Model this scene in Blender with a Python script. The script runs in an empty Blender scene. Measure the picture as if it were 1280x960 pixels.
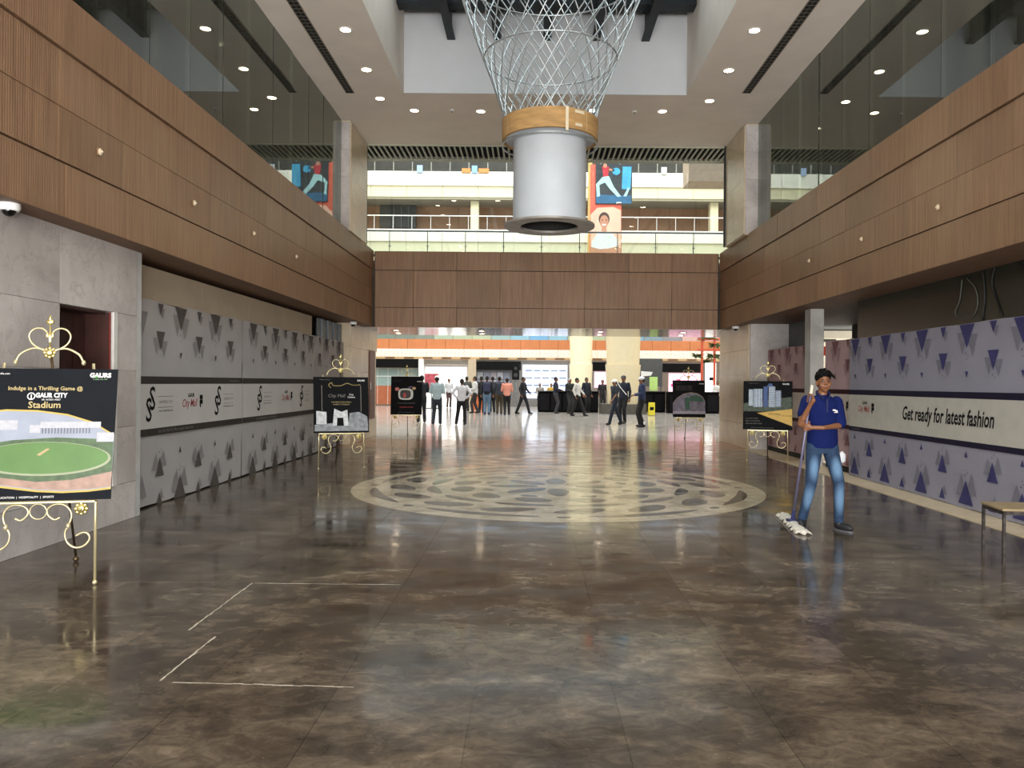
import bpy, bmesh, math, random
from mathutils import Vector, Matrix, Euler
random.seed(7)
PI = math.pi
SC = bpy.context.scene
COL = SC.collection
F, H0, VPX, VPY, ROLL = 980.0, 1.5, 666.0, 479.0, 0.008

# ------------------------------------------------------------------ camera
cam_d = bpy.data.cameras.new('camera'); cam = bpy.data.objects.new('camera', cam_d); COL.objects.link(cam)
cam_d.sensor_width = 36; cam_d.lens = F / 1280 * 36
cam_d.shift_x = -(VPX - 640) / 1280; cam_d.shift_y = (VPY - 480) / 1280
cam.matrix_world = Matrix.Translation((0, 0, H0)) @ Matrix.Rotation(PI / 2, 4, 'X') @ Matrix.Rotation(ROLL, 4, 'Z')
cam_d.clip_end = 300
SC.camera = cam
# ------------------------------------------------------------------ world, lights, exposure
SC.view_settings.view_transform = 'Standard'; SC.view_settings.look = 'None'
SC.view_settings.gamma = 1; SC.view_settings.use_curve_mapping = False
SC.view_settings.exposure = 0.0
w = bpy.data.worlds.new('sky'); SC.world = w; w.use_nodes = True
w.node_tree.nodes['Background'].inputs[0].default_value = (0.80, 0.90, 1.0, 1)
w.node_tree.nodes['Background'].inputs[1].default_value = 1.0

def area(name, loc, rot, sx, sy, power, color=(1, 1, 1)):
    l = bpy.data.lights.new(name, 'AREA'); l.shape = 'RECTANGLE'; l.size = sx; l.size_y = sy
    l.energy = power; l.color = color
    o = bpy.data.objects.new(name, l); COL.objects.link(o); o.location = loc; o.rotation_euler = rot
    return o
area('entrance_daylight', (0.3, -5.6, 2.4), (PI / 2, 0, 0), 9.0, 4.6, 850, (1.0, 0.98, 0.95))      # daylight through the glazed entrance
area('ceiling_fill', (0.3, -5.5, 1.2), (PI / 2 + 0.75, 0, 0), 9.0, 2.2, 2300, (1.0, 0.97, 0.92))     # added unseen uplight that brightens the ceiling
area('hall_skylight', (0.2, 10.0, 9.6), (0, 0, 0), 5.0, 8.0, 760, (0.86, 0.94, 1.0))                # glazed roof over the ceiling well
area('atrium_skylight', (1, 37, 24), (0, 0, 0), 30, 26, 14500, (1.0, 0.98, 0.95))                     # glazed roof of the far atrium

# ------------------------------------------------------------------ helpers
def lin(c):
    c = c / 255.0
    return c / 12.92 if c <= 0.04045 else ((c + 0.055) / 1.055) ** 2.4
def rgb(h):
    if isinstance(h, str):
        h = h.lstrip('#'); h = tuple(int(h[i:i + 2], 16) for i in (0, 2, 4))
    return (lin(h[0]), lin(h[1]), lin(h[2]), 1)

MATS = {}
def mat(name, col='#808080', rough=0.6, metal=0.0, var=0.10, scale=6.0, bump=0.0, bscale=40.0, emit=None, estr=0.0, spec=0.5, alpha=None, stretch=None):
    if name in MATS: return MATS[name]
    m = bpy.data.materials.new(name); m.use_nodes = True
    nt = m.node_tree; b = nt.nodes['Principled BSDF']
    c = rgb(col)
    b.inputs['Roughness'].default_value = rough; b.inputs['Metallic'].default_value = metal
    b.inputs['Specular IOR Level'].default_value = spec
    tc = nt.nodes.new('ShaderNodeTexCoord'); src = tc.outputs['Object']
    if stretch:
        mp = nt.nodes.new('ShaderNodeMapping'); mp.inputs['Scale'].default_value = stretch
        nt.links.new(src, mp.inputs[0]); src = mp.outputs[0]
    n = nt.nodes.new('ShaderNodeTexNoise'); n.inputs['Scale'].default_value = scale; n.inputs['Detail'].default_value = 5
    nt.links.new(src, n.inputs['Vector'])
    r = nt.nodes.new('ShaderNodeValToRGB')
    r.color_ramp.elements[0].position = 0.3; r.color_ramp.elements[1].position = 0.7
    lo = tuple(max(0, x * (1 - var)) for x in c[:3]) + (1,); hi = tuple(min(1, x * (1 + var)) for x in c[:3]) + (1,)
    r.color_ramp.elements[0].color = lo; r.color_ramp.elements[1].color = hi
    nt.links.new(n.outputs[0], r.inputs[0]); nt.links.new(r.outputs[0], b.inputs['Base Color'])
    if bump:
        n2 = nt.nodes.new('ShaderNodeTexNoise'); n2.inputs['Scale'].default_value = bscale; n2.inputs['Detail'].default_value = 4
        nt.links.new(src, n2.inputs['Vector'])
        bp = nt.nodes.new('ShaderNodeBump'); bp.inputs['Strength'].default_value = bump; bp.inputs['Distance'].default_value = 0.01
        nt.links.new(n2.outputs[0], bp.inputs['Height']); nt.links.new(bp.outputs[0], b.inputs['Normal'])
    if emit:
        b.inputs['Emission Color'].default_value = rgb(emit); b.inputs['Emission Strength'].default_value = estr
    MATS[name] = m
    return m

def math_node(nt, op, a=None, b=None, c=None):
    n = nt.nodes.new('ShaderNodeMath'); n.operation = op
    for i, v in enumerate((a, b, c)):
        if v is None: continue
        if isinstance(v, (int, float)): n.inputs[i].default_value = v
        else: nt.links.new(v, n.inputs[i])
    return n.outputs[0]
def mixc(nt, fac, a, b):
    n = nt.nodes.new('ShaderNodeMix'); n.data_type = 'RGBA'
    if isinstance(fac, (int, float)): n.inputs[0].default_value = fac
    else: nt.links.new(fac, n.inputs[0])
    for i, v in ((6, a), (7, b)):
        if isinstance(v, tuple): n.inputs[i].default_value = v
        else: nt.links.new(v, n.inputs[i])
    return n.outputs[2]
def noise(nt, vec, scale, detail=5, rough=0.5, dist=0.0):
    n = nt.nodes.new('ShaderNodeTexNoise'); n.inputs['Scale'].default_value = scale; n.inputs['Detail'].default_value = detail
    n.inputs['Roughness'].default_value = rough; n.inputs['Distortion'].default_value = dist
    nt.links.new(vec, n.inputs['Vector']); return n.outputs[0]
def ramp(nt, v, stops):
    r = nt.nodes.new('ShaderNodeValToRGB'); e = r.color_ramp.elements
    e[0].position, e[0].color = stops[0][0], stops[0][1]; e[1].position, e[1].color = stops[-1][0], stops[-1][1]
    for p, c in stops[1:-1]:
        q = e.new(p); q.color = c
    nt.links.new(v, r.inputs[0]); return r.outputs[0]
def g(v): return (v, v, v, 1)

def wood_mat():
    m = bpy.data.materials.new('ribbed_wood_laminate'); m.use_nodes = True; nt = m.node_tree; b = nt.nodes['Principled BSDF']
    tc = nt.nodes.new('ShaderNodeTexCoord'); sp = nt.nodes.new('ShaderNodeSeparateXYZ'); nt.links.new(tc.outputs['Object'], sp.inputs[0])
    s = math_node(nt, 'ADD', sp.outputs[0], sp.outputs[1])
    rib = math_node(nt, 'SINE', math_node(nt, 'MULTIPLY', s, 2 * PI / 0.03))
    rib01 = math_node(nt, 'MULTIPLY_ADD', rib, 0.5, 0.5)
    oi = nt.nodes.new('ShaderNodeObjectInfo')
    mp = nt.nodes.new('ShaderNodeMapping'); mp.inputs['Scale'].default_value = (30, 30, 1.2); nt.links.new(tc.outputs['Object'], mp.inputs[0])
    nz = noise(nt, mp.outputs[0], 1.0, 4)
    geo = nt.nodes.new('ShaderNodeNewGeometry')
    big = noise(nt, geo.outputs['Position'], 0.7, 4)
    base = ramp(nt, nz, [(0.25, rgb('#785a42')), (0.75, rgb('#997656'))])
    base = mixc(nt, math_node(nt, 'MULTIPLY', rib01, 0.35), base, rgb('#6a4c37'))
    v = math_node(nt, 'MULTIPLY_ADD', oi.outputs['Random'], 0.22, 0.9)
    hs = nt.nodes.new('ShaderNodeHueSaturation'); hs.inputs['Saturation'].default_value = 0.95
    nt.links.new(v, hs.inputs['Value']); nt.links.new(base, hs.inputs['Color'])
    dust = ramp(nt, big, [(0.5, g(0)), (0.75, g(0.22))])
    nt.links.new(mixc(nt, dust, hs.outputs[0], rgb('#a8927c')), b.inputs['Base Color'])
    b.inputs['Roughness'].default_value = 0.42; b.inputs['Specular IOR Level'].default_value = 0.3
    bp = nt.nodes.new('ShaderNodeBump'); bp.inputs['Strength'].default_value = 0.35; bp.inputs['Distance'].default_value = 0.004
    nt.links.new(rib01, bp.inputs['Height']); nt.links.new(bp.outputs[0], b.inputs['Normal'])
    return m
def floor_mat(name, stops, rough0, rough1, sx=1.0, scale=1.6, scuff='#8d8474'):
    m = bpy.data.materials.new(name); m.use_nodes = True; nt = m.node_tree; b = nt.nodes['Principled BSDF']
    geo = nt.nodes.new('ShaderNodeNewGeometry'); mp = nt.nodes.new('ShaderNodeMapping'); mp.inputs['Scale'].default_value = (sx, 1, 1)
    mp.inputs['Rotation'].default_value = (0, 0, 0.25)
    nt.links.new(geo.outputs['Position'], mp.inputs[0]); P = mp.outputs[0]
    n1 = noise(nt, P, scale, 9, 0.62, 0.6); n2 = noise(nt, P, scale * 4.5, 8, 0.7, 0.8); n3 = noise(nt, P, 34, 3, 0.6)
    s = math_node(nt, 'ADD', math_node(nt, 'MULTIPLY', n1, 0.55), math_node(nt, 'MULTIPLY', n2, 0.45))
    oi = nt.nodes.new('ShaderNodeObjectInfo')
    s = math_node(nt, 'ADD', s, math_node(nt, 'MULTIPLY_ADD', oi.outputs['Random'], 0.05, -0.025))
    c = ramp(nt, s, stops)
    sc = ramp(nt, n3, [(0.66, g(0)), (0.74, g(0.35))])
    c = mixc(nt, sc, c, rgb(scuff))
    nt.links.new(c, b.inputs['Base Color']); b.inputs['Specular IOR Level'].default_value = 0.25
    rr = nt.nodes.new('ShaderNodeMapRange'); rr.inputs[1].default_value = 0.35; rr.inputs[2].default_value = 0.65
    rr.inputs[3].default_value = rough0; rr.inputs[4].default_value = rough1
    nt.links.new(noise(nt, P, 3.2, 6), rr.inputs[0]); nt.links.new(rr.outputs[0], b.inputs['Roughness'])
    bp = nt.nodes.new('ShaderNodeBump'); bp.inputs['Strength'].default_value = 0.05; bp.inputs['Distance'].default_value = 0.01
    nt.links.new(noise(nt, P, 7, 2), bp.inputs['Height']); nt.links.new(bp.outputs[0], b.inputs['Normal'])
    return m
def marble_mat(name, light, dark, vein, rough=0.35, scale=1.3):
    m = bpy.data.materials.new(name); m.use_nodes = True; nt = m.node_tree; b = nt.nodes['Principled BSDF']
    geo = nt.nodes.new('ShaderNodeNewGeometry'); P = geo.outputs['Position']
    oi = nt.nodes.new('ShaderNodeObjectInfo')
    va = nt.nodes.new('ShaderNodeVectorMath'); va.operation = 'ADD'; nt.links.new(P, va.inputs[0])
    cb = nt.nodes.new('ShaderNodeCombineXYZ'); nt.links.new(math_node(nt, 'MULTIPLY', oi.outputs['Random'], 9), cb.inputs[2]); nt.links.new(cb.outputs[0], va.inputs[1])
    P = va.outputs[0]
    n1 = noise(nt, P, scale, 8, 0.6, 0.5)
    n2 = noise(nt, P, scale * 1.7, 7, 0.6, 1.6)
    c = ramp(nt, n1, [(0.3, rgb(dark)), (0.65, rgb(light))])
    v = math_node(nt, 'ABSOLUTE', math_node(nt, 'SUBTRACT', n2, 0.5))
    vv = ramp(nt, v, [(0.0, g(0.28)), (0.02, g(0))])
    nt.links.new(mixc(nt, vv, c, rgb(vein)), b.inputs['Base Color'])
    b.inputs['Roughness'].default_value = rough
    return m
def glass_mat(name, tint, refl=0.02, base=0.06, rough=0.01, ior=1.5, haze=0.0):
    m = bpy.data.materials.new(name); m.use_nodes = True; nt = m.node_tree; nt.nodes.clear()
    out = nt.nodes.new('ShaderNodeOutputMaterial'); tr = nt.nodes.new('ShaderNodeBsdfTransparent'); tr.inputs[0].default_value = tint
    gl = nt.nodes.new('ShaderNodeBsdfGlossy'); gl.inputs['Roughness'].default_value = rough; gl.inputs['Color'].default_value = (0.9, 0.95, 0.92, 1)
    fr = nt.nodes.new('ShaderNodeFresnel'); fr.inputs[0].default_value = ior
    geo = nt.nodes.new('ShaderNodeNewGeometry')
    bp = nt.nodes.new('ShaderNodeBump'); bp.inputs['Strength'].default_value = 0.03; bp.inputs['Distance'].default_value = 0.02
    nt.links.new(noise(nt, geo.outputs['Position'], 1.1, 2), bp.inputs['Height']); nt.links.new(bp.outputs[0], gl.inputs['Normal'])
    if haze:
        df = nt.nodes.new('ShaderNodeBsdfDiffuse'); df.inputs[0].default_value = (0.55, 0.58, 0.48, 1)
        mp = nt.nodes.new('ShaderNodeMapping'); mp.inputs['Scale'].default_value = (6, 6, 0.25); nt.links.new(geo.outputs['Position'], mp.inputs[0])
        hz = nt.nodes.new('ShaderNodeMixShader'); nt.links.new(ramp(nt, noise(nt, mp.outputs[0], 1.0, 5, 0.6), [(0.4, g(haze * 0.6)), (0.75, g(haze * 2.2))]), hz.inputs[0])
        nt.links.new(tr.outputs[0], hz.inputs[1]); nt.links.new(df.outputs[0], hz.inputs[2]); tr = hz
    mx = nt.nodes.new('ShaderNodeMixShader'); nt.links.new(math_node(nt, 'ADD', fr.outputs[0], base), mx.inputs[0])
    nt.links.new(tr.outputs[0], mx.inputs[1]); nt.links.new(gl.outputs[0], mx.inputs[2]); nt.links.new(mx.outputs[0], out.inputs[0])
    return m
def jeans_mat(name, spots):
    m = bpy.data.materials.new(name); m.use_nodes = True; nt = m.node_tree; b = nt.nodes['Principled BSDF']
    tc = nt.nodes.new('ShaderNodeTexCoord'); P = tc.outputs['Object']
    acc = None
    for (p, r) in spots:
        mp = nt.nodes.new('ShaderNodeMapping'); mp.vector_type = 'POINT'; mp.inputs['Location'].default_value = (-p[0], -p[1], -p[2] * 0.45); mp.inputs['Scale'].default_value = (1, 1, 0.45)
        nt.links.new(P, mp.inputs[0])
        ln = nt.nodes.new('ShaderNodeVectorMath'); ln.operation = 'LENGTH'; nt.links.new(mp.outputs[0], ln.inputs[0])
        mr = nt.nodes.new('ShaderNodeMapRange'); mr.inputs[1].default_value = r * 0.35; mr.inputs[2].default_value = r; mr.inputs[3].default_value = 1; mr.inputs[4].default_value = 0
        nt.links.new(ln.outputs['Value'], mr.inputs[0])
        acc = mr.outputs[0] if acc is None else math_node(nt, 'MAXIMUM', acc, mr.outputs[0])
    nz = noise(nt, P, 22, 6, 0.7)
    base = ramp(nt, nz, [(0.3, rgb('#142841')), (0.7, rgb('#243f60'))])
    nt.links.new(mixc(nt, math_node(nt, 'MULTIPLY', acc, 0.7), base, rgb('#6b8fb3')), b.inputs['Base Color'])
    b.inputs['Roughness'].default_value = 0.85
    return m

class MB:
    def __init__(s): s.v = []; s.f = []
    def add(s, vs, fs):
        o = len(s.v); s.v += [tuple(x) for x in vs]; s.f += [tuple(i + o for i in f) for f in fs]; return s
    def box(s, x0, x1, y0, y1, z0, z1):
        if x0 > x1: x0, x1 = x1, x0
        if y0 > y1: y0, y1 = y1, y0
        if z0 > z1: z0, z1 = z1, z0
        return s.add([(x0, y0, z0), (x1, y0, z0), (x1, y1, z0), (x0, y1, z0), (x0, y0, z1), (x1, y0, z1), (x1, y1, z1), (x0, y1, z1)],
                     [(0, 3, 2, 1), (4, 5, 6, 7), (0, 1, 5, 4), (1, 2, 6, 5), (2, 3, 7, 6), (3, 0, 4, 7)])
    def cbox(s, x, y, z, sx, sy, sz): return s.box(x - sx / 2, x + sx / 2, y - sy / 2, y + sy / 2, z - sz / 2, z + sz / 2)
    def bevbox(s, x0, x1, y0, y1, z0, z1, b):
        bm = bmesh.new(); t = MB().box(x0, x1, y0, y1, z0, z1)
        vs = [bm.verts.new(v) for v in t.v]
        for f in t.f: bm.faces.new([vs[i] for i in f])
        bmesh.ops.bevel(bm, geom=list(bm.edges), offset=b, segments=2, affect='EDGES', profile=0.5)
        bm.verts.index_update()
        s.add([tuple(v.co) for v in bm.verts], [[v.index for v in f.verts] for f in bm.faces]); bm.free(); return s
    def loft(s, st, n=12, caps=True):
        """st: (pos, ra, rb) ; elliptical rings; frame carried along path"""
        vs = []; fs = []; k = len(st)
        P = [Vector(a[0]) for a in st]
        up = None
        for i in range(k):
            t = (P[min(i + 1, k - 1)] - P[max(i - 1, 0)])
            if t.length < 1e-9: t = Vector((0, 0, 1))
            t.normalize()
            if up is None:
                a = Vector((1, 0, 0)) if abs(t.x) < 0.9 else Vector((0, 1, 0))
            else: a = up
            a = (a - t * a.dot(t)).normalized(); up = a; b = t.cross(a)
            for j in range(n):
                q = 2 * PI * j / n
                vs.append(P[i] + a * (st[i][1] * math.cos(q)) + b * (st[i][2] * math.sin(q)))
        for i in range(k - 1):
            for j in range(n):
                fs.append((i * n + j, i * n + (j + 1) % n, (i + 1) * n + (j + 1) % n, (i + 1) * n + j))
        if caps: fs.append(tuple(range(n))[::-1]); fs.append(tuple(range((k - 1) * n, k * n)))
        return s.add(vs, fs)
    def tube(s, pts, r, n=6, closed=False):
        if closed:
            k = len(pts); P = [Vector(p) for p in pts]; vs = []; fs = []; up = None
            for i in range(k):
                t = (P[(i + 1) % k] - P[i - 1]).normalized()
                a = up if up is not None else (Vector((1, 0, 0)) if abs(t.x) < 0.9 else Vector((0, 1, 0)))
                if up is None:
                    nrm = (P[1] - P[0]).cross(P[2] - P[1]); a = nrm.normalized() if nrm.length > 1e-9 else a
                a = (a - t * a.dot(t)).normalized(); up = a; b = t.cross(a)
                for j in range(n): q = 2 * PI * j / n; vs.append(P[i] + a * r * math.cos(q) + b * r * math.sin(q))
            for i in range(k):
                for j in range(n): fs.append((i * n + j, i * n + (j + 1) % n, ((i + 1) % k) * n + (j + 1) % n, ((i + 1) % k) * n + j))
            return s.add(vs, fs)
        return s.loft([(p, r if not hasattr(r, '__len__') else r[i], r if not hasattr(r, '__len__') else r[i]) for i, p in enumerate(pts)], n)
    def ell(s, c, r, n=10, m=6, R=None):
        vs = []; fs = []; c = Vector(c)
        if not hasattr(r, '__len__'): r = (r, r, r)
        for i in range(1, m):
            a = PI * i / m
            for j in range(n):
                q = 2 * PI * j / n
                p = Vector((r[0] * math.sin(a) * math.cos(q), r[1] * math.sin(a) * math.sin(q), r[2] * math.cos(a)))
                vs.append(p)
        vs.append(Vector((0, 0, r[2]))); vs.append(Vector((0, 0, -r[2])))
        if R is not None: vs = [R @ p for p in vs]
        vs = [p + c for p in vs]
        T = len(vs) - 2; B = T + 1
        for i in range(m - 2):
            for j in range(n): fs.append((i * n + j, (i + 1) * n + j, (i + 1) * n + (j + 1) % n, i * n + (j + 1) % n))
        for j in range(n): fs.append((T, j, (j + 1) % n)); fs.append((B, (m - 2) * n + (j + 1) % n, (m - 2) * n + j))
        return s.add(vs, fs)
    def lathe(s, prof, c=(0, 0, 0), n=24):
        """closed profile loop of (r,z)"""
        k = len(prof); vs = []; fs = []
        for (r, z) in prof:
            for j in range(n): q = 2 * PI * j / n; vs.append((c[0] + r * math.cos(q), c[1] + r * math.sin(q), c[2] + z))
        for i in range(k):
            i2 = (i + 1) % k
            for j in range(n): fs.append((i * n + j, i * n + (j + 1) % n, i2 * n + (j + 1) % n, i2 * n + j))
        return s.add(vs, fs)
    def cyl(s, p0, p1, r0, r1=None, n=12):
        return s.loft([(p0, r0, r0), (p1, r0 if r1 is None else r1, r0 if r1 is None else r1)], n)
    def poly(s, pts, z=0.0):
        return s.add([(p[0], p[1], z) for p in pts], [tuple(range(len(pts)))])
    def prism(s, pts, z0, z1):
        n = len(pts); vs = [(p[0], p[1], z0) for p in pts] + [(p[0], p[1], z1) for p in pts]
        return s.add(vs, [tuple(range(n))[::-1], tuple(range(n, 2 * n))] + [(i, (i + 1) % n, n + (i + 1) % n, n + i) for i in range(n)])
    def mesh(s, name, m=None, smooth=False):
        me = bpy.data.meshes.new(name); me.from_pydata(s.v, [], s.f)
        bm = bmesh.new(); bm.from_mesh(me); 
        if len(s.f) > 1: bmesh.ops.recalc_face_normals(bm, faces=bm.faces)
        bm.to_mesh(me); bm.free()
        if m: me.materials.append(m)
        if smooth:
            for p in me.polygons: p.use_smooth = True
        me.update(); return me
    def build(s, name, m, parent=None, loc=(0, 0, 0), smooth=False, rot=None):
        me = s.mesh(name, m, smooth)
        return link(name, me, parent, loc, rot)
def shade_auto(o, ang=0.6):
    me = o.data
    for p in me.polygons: p.use_smooth = True
    me.set_sharp_from_angle(angle=ang); return o
def link(name, me, parent=None, loc=(0, 0, 0), rot=None):
    o = bpy.data.objects.new(name, me); COL.objects.link(o); o.location = loc
    if rot is not None: o.rotation_euler = rot
    if parent: o.parent = parent
    return o
def tag(o, label, cat, group=None):
    o['label'] = label; o['category'] = cat
    if group: o['group'] = group
    return o
def thing(name, label, cat, loc=(0, 0, 0), rot=(0, 0, 0), group=None):
    o = bpy.data.objects.new(name, None); o.empty_display_size = 0.1; COL.objects.link(o); o.location = loc; o.rotation_euler = rot
    return tag(o, label, cat, group)
def struct(o, label=None):
    o['kind'] = 'structure'
    if label: o['label'] = label
    return o
def sroot(name, loc=(0, 0, 0), rot=(0, 0, 0)):
    o = bpy.data.objects.new(name, None); COL.objects.link(o); o.location = loc; o.rotation_euler = rot; o['kind'] = 'structure'; return o
def copy_tree(o, parent=None):
    c = o.copy(); COL.objects.link(c)
    if parent: c.parent = parent
    for ch in list(o.children): copy_tree(ch, c)
    return c
def text_mesh(body, size, m, parent, x, y, z=0.003, align='CENTER', shear=0.0, sx=1.0, bold=0.0, name='lettering', spacing=1.0):
    cu = bpy.data.curves.new('t', 'FONT'); cu.body = body; cu.size = size; cu.align_x = align; cu.align_y = 'CENTER'
    cu.shear = shear; cu.offset = bold; cu.resolution_u = 2; cu.space_character = spacing
    ob = bpy.data.objects.new('t', cu); COL.objects.link(ob)
    dg = bpy.context.evaluated_depsgraph_get(); me = bpy.data.meshes.new_from_object(ob.evaluated_get(dg))
    bpy.data.objects.remove(ob)
    for v in me.vertices: v.co.x *= sx
    me.name = name; me.materials.clear(); me.materials.append(m)
    return link(name, me, parent, (x, y, z))
def spline(pts, sub=6, closed=False):
    P = [Vector(p) for p in pts]; n = len(P); out = []
    rng = range(n) if closed else range(n - 1)
    for i in rng:
        p0 = P[(i - 1) % n] if closed or i > 0 else P[0]; p1 = P[i]; p2 = P[(i + 1) % n]
        p3 = P[(i + 2) % n] if closed or i + 2 < n else P[-1]
        for k in range(sub):
            t = k / sub
            out.append(0.5 * ((2 * p1) + (-p0 + p2) * t + (2 * p0 - 5 * p1 + 4 * p2 - p3) * t * t + (-p0 + 3 * p1 - 3 * p2 + p3) * t ** 3))
    if not closed: out.append(P[-1])
    return out
def at(u, v, Y):
    du, dv = u - VPX, v - VPY
    return Vector(((du + ROLL * dv) / F * Y, Y, H0 - (dv - ROLL * du) / F * Y))
def ground(u, v):
    du, dv = u - VPX, v - VPY
    Y = H0 * F / (dv - ROLL * du); return Vector(((du + ROLL * dv) / F * Y, Y, 0))

# ------------------------------------------------------------------ materials
WOOD = wood_mat()
FLOOR = floor_mat('brown_marble_floor', [(0.36, rgb('#332d27')), (0.48, rgb('#4a4239')), (0.57, rgb('#62584c')), (0.70, rgb('#8a7e6d'))], 0.07, 0.20, sx=0.7, scale=2.3)
PALE = floor_mat('pale_marble_floor', [(0.36, rgb('#86827c')), (0.6, rgb('#aaa59e')), (0.7, rgb('#c2bdb5'))], 0.08, 0.16, sx=0.5, scuff='#b0aaa0')
TAN_REFL = floor_mat('tan_reflection_band', [(0.36, rgb('#8f5f3f')), (0.6, rgb('#b07a54')), (0.7, rgb('#c4936e'))], 0.10, 0.2, scuff='#a98467')  # reflection of the far orange fascia, painted as a tan floor band
CREAMM = floor_mat('cream_marble_inlay', [(0.36, rgb('#8f826c')), (0.55, rgb('#b3a78f')), (0.7, rgb('#cbc0a9'))], 0.08, 0.20, scuff='#9d9078')
GROUT = mat('grout', '#5a5247', 0.8)
GREYM = marble_mat('grey_marble', '#c9c4c2', '#a19b99', '#77716e', scale=1.0)
CREAM_WALL = marble_mat('cream_marble', '#cfc0a8', '#b3a084', '#93826a', rough=0.28, scale=0.9)
PLASTER = mat('ceiling_plaster', '#e6ddd3', 0.85, var=0.04, scale=2)
WHITEWALL = mat('well_white_plaster', '#c4c7cc', 0.9, var=0.03, scale=1.5)
DARKROOM = mat('dark_unfinished_wall', '#24241f', 0.8, var=0.3, scale=2)
DARKSTEEL = mat('dark_steel', '#20262b', 0.55, 0.3)
STEEL = mat('brushed_steel', '#a5a9ab', 0.3, 0.9)
ALU = mat('aluminium_frame', '#6b7072', 0.35, 0.8)
GLASS_SIDE = glass_mat('tinted_glass', (0.50, 0.55, 0.50, 1), base=0.10, haze=0.06)
GLASS = glass_mat('clear_glass', (0.93, 0.96, 0.94, 1), base=0.0)
GREENGLASS = glass_mat('greenish_balustrade_glass', (0.94, 0.96, 0.92, 1), base=0.01)
SLATM = mat('pale_slat', '#a9a896', 0.6, var=0.04)
BLACK = mat('black_board', '#101114', 0.7, spec=0.12, var=0.2)
WHITE = mat('white_print', '#e8e8e8', 0.6, var=0.02)
GOLDP = mat('gold_print', '#d9b45a', 0.5, var=0.05)
CREAMPAINT = mat('cream_paint', '#e4dcc6', 0.7, var=0.04)
LAMP = mat('lamp_glow', '#fff4e0', 0.5, emit='#ffe9c8', estr=30)
BRASS = mat('brass', '#d8c88a', 0.28, 0.85, var=0.15, scale=12)
IVORYMETAL = mat('ivory_gold_metal', '#c9bd95', 0.3, 0.5, var=0.1, scale=9)

# ------------------------------------------------------------------ floor
FX0, FX1 = -4.6, 5.4
fl = struct(MB().box(-6.5, 7.5, -6, 18.05, -0.3, -0.004).build('floor', FLOOR))
me_t = MB().box(-0.336, 0.336, -0.479, 0.479, -0.03, 0.0).mesh('floor_tile', FLOOR)
nx0 = -0.27 - 0.675 * 7
for i in range(15):
    xa = nx0 + 0.675 * i + 0.3375
    if xa > 4.7: continue
    for j in range(11):
        yc = 3.92 - 0.96 * 1 + 0.48 + 0.96 * j
        o = link('floor_tile', me_t, fl, (xa, yc, 0))
x_end = nx0 + 0.675 * 14.0
rest = MB(); 
rest.box(-6.0, 4.90, 13.524, 18.04, -0.03, 0.0); rest.box(4.459, 4.90, 2.952, 13.52, -0.03, 0.0); rest.box(-6.0, 4.88, -5.0, 2.948, -0.03, 0.0)
rest.box(-6.0, nx0 - 0.003, 2.952, 13.52, -0.03, 0.0)
rest.build('floor_slab', FLOOR, fl)
# cream skirting band laid in the floor along the right side
MB().box(4.905, 5.6, -5, 18.1, -0.03, 0.012).build('floor_border', mat('pale_border_stone', '#cdbda2', 0.45, var=0.08), fl)
fr = struct(MB().box(-6.5, 7.5, 18.06, 20.6, -0.3, 0.0).build('floor', TAN_REFL))
ff = struct(MB().box(-16, 18, 20.6, 54, -0.3, 0.0).build('floor', PALE))
# scuffed tape lines on the floor
tm = mat('tape_residue', '#b5aea0', 0.7, var=0.3, scale=30)
def tape(p, q):
    a = ground(*p); b = ground(*q); d = (b - a); L = d.length; d.normalize(); n = Vector((-d.y, d.x, 0)); k = int(L / 0.05)
    mb = MB()
    for i in range(k):
        u0 = a + d * (L * i / k); u1 = a + d * (L * (i + 1.02) / k); wd = 0.003 + 0.004 * random.random()
        off = n * random.uniform(-0.004, 0.004)
        mb.add([u0 - n * wd + off, u1 - n * wd + off, u1 + n * wd + off, u0 + n * wd + off], [(0, 1, 2, 3)])
    for i, v in enumerate(mb.v): mb.v[i] = (v[0], v[1], 0.0012)
    return mb
for p, q, lb in (((216, 853), (442, 859), 'pale straight line of tape residue on the floor nearest the camera'), ((200, 851), (269, 796), 'nearer slanting line of tape residue on the left of the floor'),
             ((236, 788), (315, 729), 'farther slanting line of tape residue on the left of the floor'), ((318, 729), (500, 731), 'pale straight tape line on the floor farther back')):
    tag(tape(p, q).build('tape_mark', tm), lb, 'tape mark', 'tape marks on the floor')

# medallion
MC = Vector((0.36, 11.4, 0)); MR = 2.92
med = tag(MB().lathe([(0.001, 0), (MR, 0), (MR, 0.002), (0.001, 0.002)], n=96).build('floor_medallion', CREAMM, loc=tuple(MC)), 'round cream marble medallion with dark leaf-shaped inlays set in the floor', 'floor medallion')
DARKIN = FLOOR
def lens(r0, r1, a0, a1, n=14, power=0.6):
    rm = (r0 + r1) / 2; hw = (r1 - r0) / 2; o = []; ii = []
    for k in range(n + 1):
        t = k / n; a = a0 + (a1 - a0) * t; wv = hw * (math.sin(PI * t) ** power)
        o.append(((rm + wv) * math.cos(a), (rm + wv) * math.sin(a))); ii.append(((rm - wv) * math.cos(a), (rm - wv) * math.sin(a)))
    return o + ii[::-1][1:-1]
def inlay(pts): MB().prism(pts, 0.0005, 0.0032).build('inlay', DARKIN, med)
def ovalp(r, a, la, lb, n=16, tw=0.0):
    c = (r * math.cos(a), r * math.sin(a)); o = []
    for k in range(n):
        q = 2 * PI * k / n; x = la * math.cos(q); y = lb * math.sin(q) * (1 - 0.25 * math.cos(q))
        b = a + tw; o.append((c[0] + x * math.cos(b) - y * math.sin(b), c[1] + x * math.sin(b) + y * math.cos(b)))
    return o
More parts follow.
